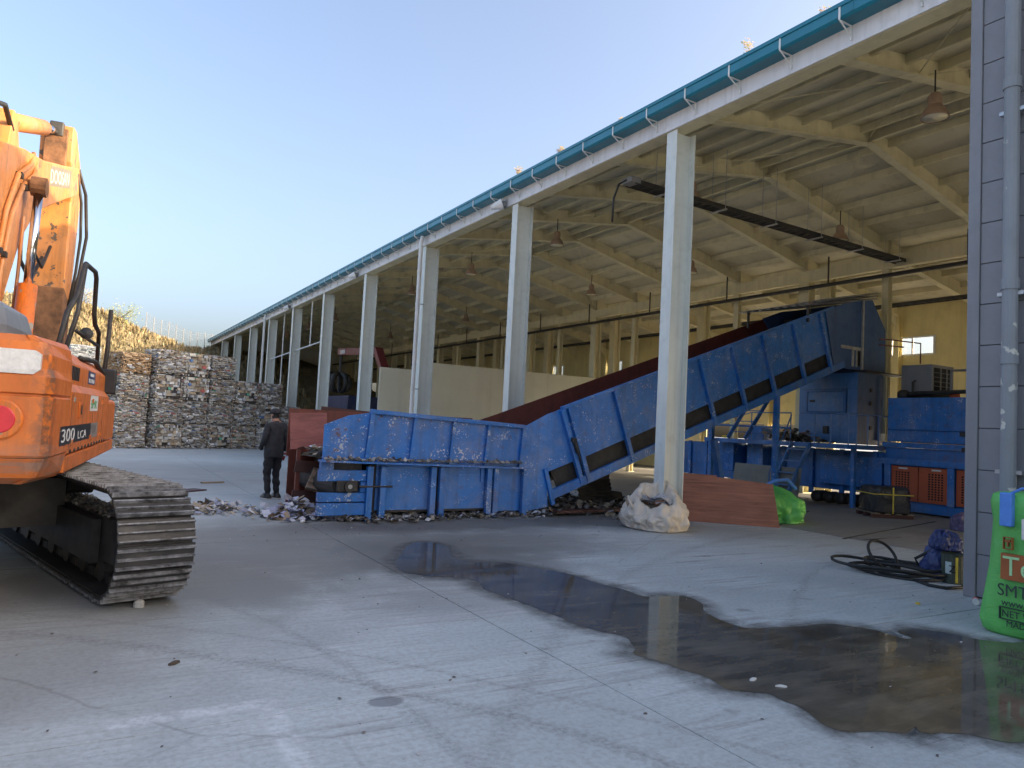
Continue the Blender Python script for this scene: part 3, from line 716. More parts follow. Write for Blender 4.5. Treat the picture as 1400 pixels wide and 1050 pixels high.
# support legs
for s, y in ((10.15,-.05),(10.15,W),(6.6,W)):
    m = MB(); m.box(s-.055, s+.055, y-.055, y+.055, 0, bot(s)-.05); m.build('leg', M_blue, cv, bevel=.004)
m = MB(); m.bar((8.05,-.03,1.55),(8.5,-.03,0.0),.12,.12,(0,1,0)); m.build('leg', M_blued, cv)
# litter lying on the ledge and in the hopper
def scraps(name, n, fn, smin, smax, pal, label=None, cat=None, flat=.6, parent=None, crumple_=.35):
    v = []; f = []; cc = []
    for k in range(n):
        x, y, z = fn(); s = random.uniform(smin, smax); c = random.choice(pal); t = random.uniform(.75, 1.15)
        a = random.uniform(0, 6.283); til = random.gauss(0, flat); 
        ux = Vector((math.cos(a), math.sin(a), til*.6)).normalized()*s; uy = Vector((-math.sin(a), math.cos(a), random.gauss(0, flat)*.6)).normalized()*s*random.uniform(.45, 1)
        o = Vector((x, y, z)); up = Vector((0,0,abs(random.gauss(0, crumple_))*s)); i0 = len(v)
        mn = min(0, (-ux-uy).z, (ux-uy).z, (ux+uy).z, (-ux+uy).z)
        o.z -= mn
        v += [o-ux-uy, o-uy*1.1+up, o+ux-uy*.8, o+ux*.9+uy, o+uy+up*.6, o-ux*1.05+uy*.9]
        f += [(i0,i0+1,i0+4,i0+5),(i0+1,i0+2,i0+3,i0+4)]; cc += [tuple(q*t for q in c)]*2
    me = bpy.data.meshes.new(name); me.from_pydata([tuple(p) for p in v], [], f); face_attr(me, cc); me.materials.append(M_scrap)
    o = link(name, me, parent)
    if label: tag(o, label, cat, kind='stuff')
    else: o['kind'] = 'stuff'
    return o
PAPER = [(.62,.62,.66),(.55,.58,.68),(.7,.7,.7),(.45,.38,.28),(.36,.27,.17),(.5,.5,.5),(.28,.22,.16),(.4,.42,.55)]
DARKP = [(.12,.10,.085),(.07,.065,.06),(.2,.17,.13),(.3,.26,.2),(.4,.39,.38),(.1,.1,.11)]
scraps('ledge_litter', 520, lambda: (random.uniform(-.72,2.9), random.uniform(-.19,-.04), .955-.018*0), .012, .045, [(.4,.38,.35),(.5,.48,.45),(.3,.27,.24),(.22,.2,.18)], parent=cv)

# ================================================================== FEED TOWER
tw = thing('feed_tower', 'dark blue steel feed tower with access door at the conveyor head', 'tower', (17.42,11.97,0), R(3))
# local: x = +X (away along conveyor), y back
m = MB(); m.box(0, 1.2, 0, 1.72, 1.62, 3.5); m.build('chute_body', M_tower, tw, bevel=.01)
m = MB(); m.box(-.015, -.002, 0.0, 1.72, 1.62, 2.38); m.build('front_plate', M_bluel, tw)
for a, b, c, d in ((1.5,1.72,2.40,3.06),(0,.28,2.40,3.06),(0,1.72,3.07,3.48)):
    MB().box(-.016, -.002, a, b, c, d).build('front_plate', M_bluel, tw)
fr = MB(); fr.box(-.05,-.018,.30,.36,2.38,3.05); fr.box(-.05,-.018,1.44,1.5,2.38,3.05); fr.box(-.05,-.018,.36,1.44,2.99,3.05); fr.box(-.05,-.018,.36,1.44,2.38,2.44); 
dr = MB().box(-.045, -.02, .37, 1.43, 2.45, 2.98).build('door', M_bluel, tw, bevel=.006)
fr.build('door_frame', M_blued, dr)
MB().box(-.075, -.046, 1.22, 1.36, 2.70, 2.76).build('handle', M_darksteel, dr)
MB().box(-.06, -.017, .8, .95, 1.85, 2.05).build('latch', M_darksteel, tw)
for z in (2.05, 2.7, 3.05):
    MB().box(.55, .63, -.03, -.002, z-.05, z+.05).build('hinge', M_darksteel, tw)
# hood over the conveyor head: front (-y) plate in pieces
def tl(s, z): return (s-13.47, z)
m = MB(); m.prism([tl(*p) for p in ((11.95,top(11.95)),(12.72,5.20),(13.55,5.40),(13.55,3.56),(12.95,3.53),(12.35,3.62))], XZ, -.02, .0); m.build('hood_plate', M_tower, tw)
m = MB(); m.prism([tl(*p) for p in ((13.55,5.40),(14.02,5.46),(14.66,4.72),(14.68,3.53),(13.55,3.53))], XZ, -.03, .0); m.build('hood_plate', M_tower, tw)
m = MB(); m.prism([tl(*p) for p in ((11.95,4.9),(12.72,5.18),(14.02,5.44),(14.66,4.70),(14.68,3.53),(13.4,3.53))], XZ, 1.86, 1.89); m.build('hood_plate', M_tower, tw)
m = MB(); m.box(1.18, 1.21, 0.0, 1.86, 3.53, 4.70); m.bar((.55,.93,5.45),(1.19,.93,4.71),1.84,.02); m.build('hood_plate', M_tower, tw)
MB().bar((.08,-.05,5.39),(.08,-.05,3.56),.06,.05).build('hood_rib', M_sheet, tw)
m = MB(); m.box(-.85,.05,-.05,-.021,4.05,4.13); m.box(-.35,-.28,-.05,-.021,3.62,4.05); m.box(-.16,-.12,-.05,-.021,3.62,4.05); m.build('inspection_frame', M_sheet, tw)
MB().box(-.11, .04, -.03, -.0205, 3.64, 4.04).build('inspection_opening', M_black, tw)
MB().box(-.10, 1.9, -.30, .1, 3.50, 3.53).build('awning', M_darksteel, tw)
# corrugated cover sheet on top
def corrugated(name, L_, Wd, n, amp, mat, parent=None):
    m = MB(); vs_ = []; fs = []
    for i in range(n*4+1):
        y = Wd*i/(n*4); z = amp*(0, 1, 1, 0)[i % 4]
        vs_ += [(0, y, z), (L_, y, z), (0, y, z-.004), (L_, y, z-.004)]
    for i in range(n*4):
        a = i*4; fs += [(a, a+1, a+5, a+4), (a+2, a+6, a+7, a+3), (a, a+4, a+6, a+2), (a+1, a+3, a+7, a+5)]
    m.add(vs_, fs); return m.build(name, mat, parent)
for q in range(3):
    cs = corrugated('cover_sheet', 3.0-.15*q, 2.2, 9, .04, M_sheet, tw); cs.location = (-2.45+.25*q, -.22-.05*q, 4.93+.085*q); cs.rotation_euler = (R(-1.5*q), R(-10.2-.8*q), R(2*q))
for px_, py_ in ((-2.2,-.0),(-2.2,1.8)): MB().bar((px_, py_, 4.55), (px_, py_, 5.0), .05, .05).build('sheet_prop', M_darksteel, tw)
m = MB(); m.box(-.7, .5, .05, 1.8, 4.3, 4.95); m.build('hood_inner', M_darksteel, tw)
m = MB(); m.tube([(1.0,-.05,1.75),(1.0,-.06,3.4)], .02, 6); m.tube([(1.08,-.05,1.75),(1.08,-.06,3.4)], .02, 6); m.build('conduit', M_galv, tw)
MB().box(.98, 1.16, -.09, -.01, 1.72, 1.92).build('junction_box', M_white, tw, bevel=.008)
m = MB(); m.tube([(.9,-.04,4.45),(1.3,-.1,4.48),(2.3,-.4,4.46),(2.3,-.4,3.9)], .02, 6); m.tube([(.9,-.04,4.3),(1.8,-.2,4.32)], .02, 6); m.build('guard_rail', M_rust, tw)

# ================================================================== PLATFORM WITH LADDER
pf = thing('access_platform', 'blue steel access platform with handrail and steps below the feed tower', 'platform', (16.5,11.55,0), 0)
MB().box(0, .9, 0, 4.9, 1.52, 1.56).build('deck', M_darksteel, pf)
m = MB(); m.box(-.03, 0, 0, 4.9, 1.47, 1.59); m.box(0, 2.4, -.03, 0, 1.47, 1.59); m.build('edge_beam', M_blued, pf)
MB().box(.9, 2.4, 0, .38, 1.52, 1.56).build('deck', M_darksteel, pf)
for x, y in ((.32,0.03),(.05,4.8),(2.3,.05)):
    MB().box(x-.05, x+.05, y-.0, y+.1, 0, 1.47).build('post', M_blue, pf, bevel=.004)
rails = [(0,.02,0),(0,.52,0),(0,1.0,0),(.3,0,1),(.75,0,1),(1.2,0,1),(1.7,0,1),(2.3,0,1),(0,1.75,0),(0,3.1,0),(0,4.8,0)]
for x, y, s in rails:
    MB().tube([(x,y,1.59),(x,y,2.36)], .018, 6).build('rail_post', M_bluel, pf)
m = MB(); m.tube([(0,1.0,2.36),(0,.02,2.36),(2.3,.02,2.36)], .018, 6); m.tube([(0,1.75,2.36),(0,3.1,2.36)], .018, 6); m.tube([(-.02,1.75,1.95),(-.02,4.85,1.98)], .03, 6); m.tube([(0,3.1,2.36),(0,4.8,1.98)], .016, 6)
m.build('handrail', M_bluel, pf)
ld = MB(); ld.bar((-.02,1.12,1.55),(-.98,1.12,0.0),.05,.12); ld.bar((-.02,1.68,1.55),(-.98,1.68,0.0),.05,.12)
st = ld.build('stair', M_bluel, pf)
for i in range(5):
    f = (i+.5)/5; x = -.02-.96*f; z = 1.55*(1-f)
    MB().box(x-.09, x+.09, 1.146, 1.654, z-.015, z+.015).build('tread', M_bluel, st)
m = MB(); m.tube([(-.85,1.70,.75),(-.02,1.72,2.3)], .018, 6); m.tube([(-.85,1.70,.75),(-.9,1.70,.1)], .018, 6); m.build('stair_rail', M_blued, pf)
# upper steps by the far end
l2 = MB(); l2.bar((-.25,3.1,1.6),(.6,2.9,2.95),.05,.1); l2.bar((-.45,3.55,1.6),(.4,3.35,2.95),.05,.1)
st = l2.build('upper_stair', M_blued, pf)
for i in range(4):
    f = (i+.6)/4.3
    MB().bar((-.25+.85*f,3.1-.2*f,1.6+1.35*f),(-.45+.85*f,3.55-.2*f,1.6+1.35*f),.12,.025).build('tread', M_blued, st)
# scrap left on the deck
tag(scraps('deck_scrap', 260, lambda: (16.75+random.gauss(0,.14), 13.4+random.gauss(0,.35), 1.57+abs(random.gauss(0,.12))), .03, .1, DARKP+[(.3,.22,.2)]), 'heap of dark scrap paper left on the blue platform deck', 'scrap', kind='stuff')
m = MB(); m.loft([[(x*.5, y*.1*s, z*.05*s) for y, z in ((-1,0),(-.7,-.6),(.7,-.6),(1,0),(.6,.7),(-.6,.7))] for x, s in ((-.4,.3),(-.25,1),(.2,1.1),(.38,.5))])
o = tag(m.build('rag', M_yellow, smooth=True), 'small yellow rag lying on the edge of the blue platform', 'rag'); o.location = (16.52, 15.6, 1.63); o.rotation_euler = (0,0,1.3)

# ================================================================== BALING PRESS (axis along Y, face toward -X)
bp = thing('baling_press', 'long blue baling press with orange louvred doors inside the shed', 'baling press', (17.3,6.0,0), 0)
# local x into shed, y along
MB().box(0, 1.9, 0, 5.05, 1.72, 2.80).build('upper_casing', M_blue, bp, bevel=.012)
MB().box(-.03, 1.9, 0, 5.15, 1.58, 1.70).build('waist_beam', M_blue, bp, bevel=.006)
MB().box(.06, 1.9, 0, 5.12, 1.30, 1.575).build('belly_plate', M_blued, bp)
MB().box(-.05, .06, 0, 5.2, 1.16, 1.30).build('lower_beam', M_blue, bp, bevel=.006)
MB().box(.10, 1.9, 0, 5.1, .10, 1.16).build('lower_casing', M_blued, bp)
MB().box(-.02, .09, 0, 5.1, .06, .26).build('sole_beam', M_blued, bp)
MB().tube([(-.035,.1,2.02),(-.035,5.0,2.02)], .018, 6).build('grab_rail', M_blued, bp)
for i, (y0, y1) in enumerate(((4.95,4.28),(4.26,3.58),(3.38,2.72),(2.70,2.02),(1.8,1.1),(1.08,.4))):
    d = MB().box(.035, .075, y1, y0, .30, 1.13).build('louvre_door', M_orgdoor, bp, bevel=.004)
    hole = MB().box(-.0015, 0, -.022, .022, -.022, .022).mesh('vent_hole', M_black) if i == 0 else hole
    ya = y1+.10 if i % 2 else y0-.46
    hm_ = MB()
    for a in range(5):
        for b in range(11): hm_.box(.0335, .0348, ya+a*.075, ya+a*.075+.045, .38+b*.058, .38+b*.058+.038)
    hm_.build('vent_grid', M_black, d)['kind'] = 'stuff'
    MB().box(.031, .0345, ya+.05, ya+.27, 1.06, 1.10).build('warning_label', M_sticker, d)
for y in (5.02, 3.48, 1.9, .2): MB().box(-.02, .03, y-.08, y+.08, .27, 1.16).build('door_post', M_blue, bp, bevel=.004)
for y, z in ((3.2,1.95),(3.15,1.60)): MB().box(-.06, -.002 if z > 1.7 else -.032, y-.08, y+.08, z-.05, z+.05).build('catch', M_darksteel, bp, bevel=.01)
MB().lathe([(.07,-.02),(.07,.0),(.05,.015)], 16, (-.01,2.1,1.98), axis='x').build('gauge', M_white, bp)
# bale channel continuing under the tower to the left
MB().box(.35, 1.7, 5.2, 13.2, .35, 1.42).build('bale_channel', M_blued, bp, bevel=.01)
for i in range(8):
    MB().box(.28, .349, 5.5+i*.95, 5.62+i*.95, .2, 1.45).build('channel_rib', M_blue, bp)
dm = MB().lathe([(.0,0),(.13,.01),(.15,.05),(.15,.42),(.13,.46),(.05,.47)], 14, (0,0,0), axis='x').mesh('tie_drum', M_darksteel, smooth=True)
for i in range(5):
    o = link('tie_drum', dm, bp); o.location = (-.15, 5.55+i*.36, .16)
MB().box(.2, .34, 5.3, 7.1, .5, 1.3).build('side_cabinet', M_blue, bp, bevel=.01)
m = MB(); m.box(0, .5, 8.9, 9.5, .05, 1.75); m.prism([(8.9,1.75),(9.5,1.75),(9.4,1.95),(9.0,1.95)], YZ, 0, .5); m.build('yoke', M_blue, bp, bevel=.01)
MB().box(-.25, .3, 9.8, 10.4, .6, 1.5).build('motor_box', M_blue, bp, bevel=.02)
# ---- cooler on top
co = thing('oil_cooler', 'grey box cooler with dark louvred side standing on the blue press', 'cooler', (17.85,10.28,2.80), 0)
MB().box(0, .95, 0, .78, .16, .86).build('casing', M_coolgrey, co, bevel=.012)
MB().box(.09, .86, -.006, .004, .22, .78).build('fan_opening', M_black, co)
for x in (.36, .62): MB().box(x-.02, x+.02, -.02, -.007, .22, .78).build('guard_bar', M_coolgrey, co)
for z in (.33, .44, .55, .66): MB().box(.09, .86, -.016, -.0065, z-.006, z+.006).build('guard_bar', M_coolgrey, co)
m = MB(); m.box(0, .95, .02, .76, 0, .16); m.build('plinth', M_darksteel, co)
m = MB(); m.tube([(-.12,.6,.12),(-.12,.2,.14),(-.12,-.9,.16)], .05, 8); m.tube([(-.1,.42,.13),(-.1,.42,.42),(.0,.42,.46)], .025, 6); m.build('oil_pipe', M_darksteel, co)
m = MB(); m.lathe([(.12,0),(.14,.02),(.14,.14),(.08,.2)], 12, (-.15,.62,.02)); m.build('valve_body', M_darksteel, co, smooth=True)
m = MB(); m.tube([(.4,-.25,0),(.4,-.25,.72),(.4,-.75,.72)], .04, 8); m.build('riser_pipe', M_coolgrey, co)
m = MB(); m.lathe([(.11,.0),(.11,.12),(.13,.14),(.13,.2),(.04,.22)], 14, (.1,-.5,0.0)); m.build('filler_cap', M_orgdoor, co)

# ================================================================== EXCAVATOR (local: x right, y forward of the upper body)
ex = thing('excavator', 'orange crawler excavator seen from behind with boom raised at the left', 'excavator', (-1.28,9.05,0), R(-6.5))
# counterweight: rounded rear block
def cw_ring(z, i, f=-1.9):
    pts = [(1.4-i*.4, f), (1.4-i, -2.62), (1.39-i, -2.70+i*.3), (1.345-i, -2.75+i*.6), (1.26-i*.5, -2.775+i), (.7, -2.84+i), (0, -2.86+i)]
    pts += [(-x, y) for x, y in pts[-2::-1]]
    return [(x, y, z) for x, y in pts]
m = MB(); m.loft([cw_ring(1.03,.16), cw_ring(1.08,.07), cw_ring(1.22,.015)]); m.build('counterweight_skirt', M_cw, ex, label='scraped lower edge of the counterweight')
m = MB(); m.loft([cw_ring(1.222,.012), cw_ring(1.24,0), cw_ring(1.655,0), cw_ring(1.66,.018), cw_ring(1.675,.018), cw_ring(1.68,0), cw_ring(1.80,0), cw_ring(1.86,.025), cw_ring(1.96,.03), cw_ring(2.05,.07), cw_ring(2.10,.16)])
cwt = m.build('counterweight', M_cw, ex, bevel=.01)
MB().prism([(.2,1.815),(1.27,1.815),(1.31,1.85),(1.31,1.96),(1.27,1.985),(.2,1.985)], lambda a,b,t: (a, t-.118*(1.4-a) if a<1.26 else t-.0165-.002, b), -2.762, -2.70).build('white_band', M_sticker, cwt)
o = MB().lathe([(.0,-.006),(.088,-.006),(.095,.0),(.095,.02)], 28, (1.10,-2.812,1.49), axis='y').build('reflector', M_red, cwt, smooth=False)
MB().lathe([(.0,.004),(.13,.004),(.14,.012),(.14,.03)], 28, (1.10,-2.815,1.49), axis='y').build('reflector_seat', M_orange_worn, cwt)
# engine body
prof = [(-1.4,1.2),(1.4,1.2),(1.4,1.72),(1.345,1.79),(1.345,1.97),(1.24,2.09),(-1.24,2.09),(-1.345,1.97),(-1.345,1.79),(-1.4,1.72)]
body = MB().prism(prof, XZ, -1.895, 1.15).build('engine_body', M_orange, ex, bevel=.02)
m = MB(); m.prism([(.5,1.2),(1.4,1.2),(1.4,1.66),(1.36,1.70),(.5,1.70)], XZ, 1.155, 2.0); m.build('tank_box', M_orange, ex, bevel=.02)
m = MB(); m.bar((1.2,-1.9,1.12),(1.2,2.15,1.12),.38,.14); m.build('sill', M_orange, ex, bevel=.015)
MB().box(-1.35, 1.0, -2.6, 2.2, .98, 1.195).build('deck_frame', M_chassis, ex)
for y in (-1.82, -.35, .55): MB().box(1.399, 1.4015, y-.006, y+.006, 1.24, 1.70).build('door_seam', M_blackdec, body)
# side markings
MB().box(1.4005, 1.4025, -2.33, -.45, 1.29, 1.44).build('name_strip', M_blackdec, body)
rx = frame_m((1.4035,-2.28,1.315), (0,1,0), (0,0,1))
text('300', .15, M_white, body, rx, 'lettering', .001, 3.3); text('LCA', .10, M_white, body, frame_m((1.4035,-1.36,1.315), (0,1,0), (0,0,1)), 'lettering', .001, 3.2)
MB().box(1.401, 1.4025, -.449, .15, 1.29, 1.44).build('worn_strip', M_greydec, body)
m = MB()
for k, y in enumerate((-.5,-.44,-.36,-.27,-.2,-.13,-.05)): m.box(1.4026, 1.4032, y, y+.018, 1.32+.01*(k%3), 1.425-.01*(k%2))
m.build('worn_marks', M_blackdec, body)
st_ = MB().box(1.401, 1.4025, -.62, .02, 1.56, 1.715).build('sticker', M_white, body)
text('BMK', .12, plain('green_print', (.05,.3,.1), .5), st_, frame_m((1.4035,-.57,1.585), (0,1,0), (0,0,1)), 'lettering', .001, 2.1)
pl_ = MB().box(1.346, 1.3475, -.45, .12, 1.83, 1.96).build('info_plate', plain('navy_plate', (.04,.06,.16), .4), body)
m = MB()
for k in range(4): m.box(1.3476, 1.3482, -.40+k*.12, -.32+k*.12, 1.845, 1.885)
m.box(1.3476, 1.3482, -.3, 0, 1.91, 1.94); m.build('plate_print', M_white, pl_)
MB().box(1.401, 1.41, -1.42, -1.18, 1.50, 1.64).build('lock_plate', M_orange_worn, body, bevel=.004)
MB().box(1.411, 1.416, -1.33, -1.28, 1.53, 1.61).build('lock_key', M_blackdec, body)
# hood, muffler
m = MB(); m.loft([[(x*s+.05, -1.55+y*s2, z) for x, y in ((-.9,-.62),(.75,-.62),(.88,-.4),(.9,.5),(-.9,.5))] for s, s2, z in ((1,1,2.085),(1,1,2.22),(.95,.9,2.38),(.72,.6,2.5),(.4,.3,2.54))]); m.build('engine_hood', M_hood, ex, bevel=.02)
m = MB(); m.box(.35, .85, -2.22, -2.10, 2.12, 2.30); m.build('exhaust_outlet', M_chassis, ex, bevel=.03)
# rail, mirror
rl = [[(1.25,-1.55,2.05),(1.27,-1.35,2.35),(1.28,-1.1,2.78),(1.28,-.95,2.9)], ]
m = MB(); m.tube([(1.2,-1.45,2.05),(1.24,-1.3,2.45),(1.27,-1.05,2.62),(1.28,-.9,2.86),(1.28,-.75,2.98),(1.28,.0,3.03),(1.28,.12,2.98),(1.28,.18,2.6),(1.28,.32,2.5),(1.28,.75,2.45),(1.28,.8,2.0)], .024, 8)
m.tube([(1.2,-1.05,2.05),(1.26,-.85,2.5),(1.28,-.75,2.98)], .022, 8); m.tube([(1.28,-1.0,2.30),(1.28,.78,2.30)], .018, 8); m.tube([(1.3,1.15,1.6),(1.34,1.15,2.3),(1.34,1.2,2.78)], .025, 8); m.tube([(1.28,-.6,2.07),(1.3,.4,2.1),(1.32,1.1,2.0)], .025, 8)
m.build('handrail', M_chassis, ex, smooth=True)
MB().box(1.22, 1.46, 1.12, 1.22, 1.76, 2.06).build('mirror', M_blackdec, ex, bevel=.02)
MB().lathe([(.0,0),(.06,.01),(.06,.05),(.0,.06)], 12, (1.3,-.5,2.33), axis='y').build('knob', M_blackdec, ex)
# cab on the far side
cb = MB().prism([(.35,1.2),(2.15,1.2),(2.3,1.9),(2.0,2.95),(.45,3.0),(.35,2.8)], YZ, -1.38, -.42).build('cab', M_orange, ex, bevel=.03)
MB().prism([(.5,1.95),(2.1,1.95),(1.9,2.8),(.55,2.85)], YZ, -.418, -.412).build('cab_window', M_blackdec, cb); MB().prism([(.5,1.95),(2.1,1.95),(1.9,2.8),(.55,2.85)], YZ, -1.388, -1.382).build('cab_window', M_blackdec, cb)
# boom and stick: s = y+2.75
def bs(s, z): return (s-2.75, z)
boom_poly = [bs(*p) for p in ((2.75,1.75),(2.62,2.6),(2.6,3.4),(2.78,4.0),(3.1,4.36),(4.1,4.62),(5.2,4.83),(6.6,5.2),(8.2,5.64),(8.42,5.52),(8.40,5.25),(8.05,5.12),(7.0,4.78),(5.95,4.42),(5.0,4.08),(4.25,3.55),(3.72,2.85),(3.35,2.2),(3.2,1.75))]
boom = MB().prism(boom_poly, YZ, -.30, .30).build('boom', M_arm, ex, bevel=.02)
MB().bar((.301,5.35-2.75,4.70),(.301,7.35-2.75,5.18),.004,.0).build('weld_line', M_arm, boom) if False else None
lb = Matrix.Rotation(math.atan2(.48,1.9), 4, 'X')
tpn = MB(); tpn.prism([bs(*p) for p in ((5.65,4.62),(7.3,5.04),(7.35,5.34),(5.7,4.91))], YZ, .3005, .302); tpn.build('name_panel', plain('faded_grey', (.20,.17,.13), .6), boom)
text('DOOSAN', .28, plain('faded_white', (.52,.5,.44), .6), boom, frame_m((.3035, 5.70-2.75, 4.67), (0,1,.255), (0,-.255,1)), 'lettering', .001, 1.32)
# pipes along the boom
for x, dz in ((.27,.075),(.20,.09)):
    m = MB(); m.tube([(x, p[0], p[1]+dz) for p in (bs(3.0,3.9), bs(3.4,4.28), bs(4.2,4.5), bs(5.6,4.8), bs(7.2,5.25), bs(8.25,5.5))], .026, 8); m.build('boom_pipe', M_arm, boom, smooth=True)
m = MB(); m.tube([(-.1,)+bs(3.2,4.45), (-.1,)+bs(3.6,4.75), (-.1,)+bs(4.1,4.9), (-.1,)+bs(4.5,4.85)], .03, 8); m.tube([(.12,)+bs(3.0,4.4), (.12,)+bs(3.3,4.85), (.12,)+bs(3.8,5.0), (.12,)+bs(4.2,4.85)], .03, 8); m.build('boom_hose', M_rubber, boom, smooth=True)
for x, ds in ((.33,0),(.33,.22)):
    m = MB(); m.tube([(x,)+bs(2.95+ds,2.2), (x,)+bs(3.05+ds,3.0), (x,)+bs(3.3+ds,3.7-.15*ds), (x,)+bs(3.7+ds*1.2,4.2-.3*ds), (x,)+bs(4.3+ds,4.5-.3*ds), (.27,)+bs(4.7+ds,4.75)], .028, 8); m.build('boom_pipe', M_arm, boom, smooth=True)
    for q in (bs(3.1+ds,3.2), bs(3.75+ds*1.2,4.2-.3*ds)): MB().box(.30, .365, q[0]-.05, q[0]+.05, q[1]-.03, q[1]+.03).build('pipe_clip', M_chassis, boom)
# arm cylinder on the boom
m = MB(); m.tube([(0,)+bs(4.2,4.95), (0,)+bs(6.6,5.72)], .115, 16); m.lathe([(.13,0)],16) if False else None; cy = m.build('arm_cylinder', M_arm, ex, smooth=True)
MB().tube([(0,)+bs(6.6,5.72), (0,)+bs(7.75,6.08)], .06, 12).build('cylinder_rod', M_chrome, cy, smooth=True)
MB().prism([bs(*p) for p in ((4.0,4.55),(4.6,4.7),(4.35,5.08),(4.15,5.08))], YZ, -.14, .14).build('cylinder_lug', M_arm, cy, bevel=.01)
m = MB(); m.box(-.1, .1, 7.62-2.75, 7.98-2.75, 5.96, 6.2); m.build('rod_eye', M_chassis, cy, bevel=.02)
# boom cylinders
for x in (.46, -.46):
    m = MB(); m.tube([(x,)+bs(3.75,1.35), (x,)+bs(3.98,2.98)], .105, 16); c = m.build('boom_cylinder', M_orange_worn, ex, smooth=True)
    MB().tube([(x,)+bs(3.98,2.98), (x,)+bs(4.14,4.16)], .05, 12).build('cylinder_rod', M_chrome, c, smooth=True)
    MB().tube([(x-.08,)+bs(4.15,4.2), (x+.08,)+bs(4.15,4.2)], .115, 14).build('rod_eye', M_mud, c)
    MB().tube([(x-.12,)+bs(3.8,1.6), (x-.12,)+bs(4.05,3.1), (x-.12,)+bs(4.1,3.8)], .02, 6).build('oil_line', M_arm, c)
MB().tube([(-.5,)+bs(4.15,4.2), (.5,)+bs(4.15,4.2)], .07, 12).build('boom_pin', M_mud, boom)
# stick
stick_poly = [bs(*p) for p in ((7.72,6.18),(8.0,6.2),(8.75,5.75),(8.98,5.2),(8.85,4.0),(8.62,2.9),(8.45,1.75),(8.15,1.72),(8.08,2.9),(8.05,4.2),(8.02,5.0),(7.75,5.6))]
stk = MB().prism(stick_poly, YZ, -.235, .235).build('stick', M_arm, ex, bevel=.02)
MB().prism([bs(*p) for p in ((8.03,3.55),(8.02,1.85),(8.62,1.8),(8.82,3.3))], YZ, -.243, .243).build('muddy_lower_stick', M_mud, stk, bevel=.02)
text('7', .24, M_blackdec, stk, frame_m((.02,8.03-2.75,4.55), (1,0,0), (0,0,1)), 'lettering', .002) if False else None
m = MB(); m.tube([(.29,)+bs(8.15,5.6), (.36,)+bs(8.6,5.3), (.40,)+bs(8.8,4.6), (.34,)+bs(8.75,3.9), (.26,)+bs(8.6,3.3)], .028, 8); m.tube([(.29,)+bs(8.05,5.5), (.33,)+bs(8.4,5.1), (.35,)+bs(8.5,4.5), (.32,)+bs(8.5,3.9), (.25,)+bs(8.45,3.2)], .024, 8); m.build('stick_hose', M_rubber, stk, smooth=True)
m = MB(); m.tube([(-.12,)+bs(6.3,4.3), (-.14,)+bs(6.6,3.7), (-.12,)+bs(7.3,3.5), (-.1,)+bs(7.95,4.0)], .03, 8); m.tube([(.02,)+bs(6.4,4.4), (.0,)+bs(6.75,3.85), (0,)+bs(7.4,3.75), (.0,)+bs(7.98,4.2)], .026, 8); m.build('crossing_hose', M_rubber, stk, smooth=True)
MB().box(-.16, .16, 7.64-2.75, 7.72-2.75, 5.5, 6.1).build('stick_bracket', M_mud, stk, bevel=.01)
m = MB(); m.prism([bs(*p) for p in ((7.6,1.75),(8.75,1.85),(9.0,1.2),(8.6,.55),(7.9,.32),(7.3,.45),(7.75,.75))], YZ, -.55, .55); m.build('bucket', M_chassis, ex, bevel=.03)
# undercarriage
ta = R(21.57); TR = Matrix.Rotation(ta, 4, 'Z')
m = MB(); m.box(-.95, .95, -1.0, 1.0, .45, .9); m.lathe([(.62,.9),(.62,.98)], 28); o = m.build('car_body', M_chassis, ex); o.rotation_euler = (0,0,ta)
RAD, HL, ZC, TS = .43, 2.15, .50, -.33
def track_pos(u):
    per = 4*HL+2*math.pi*RAD; u = (u % 1)*per
    if u < 2*HL: return (TS-HL+u, ZC+RAD, 0.0)
    u -= 2*HL
    if u < math.pi*RAD: a = u/RAD; return (TS+HL+RAD*math.sin(a), ZC+RAD*math.cos(a), a)
    u -= math.pi*RAD
    if u < 2*HL: return (TS+HL-u, ZC-RAD, math.pi)
    u -= 2*HL; a = u/RAD; return (TS-HL-RAD*math.sin(a), ZC-RAD*math.cos(a), math.pi+a)
sh = MB(); sh.box(-.3, .3, -.091, .088, 0, .016, 0)
for y in (-.085, -.015, .055):
    h_ = .052 if y < -.05 else .044
    sh.prism([(y-.009,.016),(y+.015,.016),(y+.008,h_),(y-.003,h_)], YZ, -.299, .299, 1)
shm = sh.mesh('track_shoe', [M_shoe, M_grous])
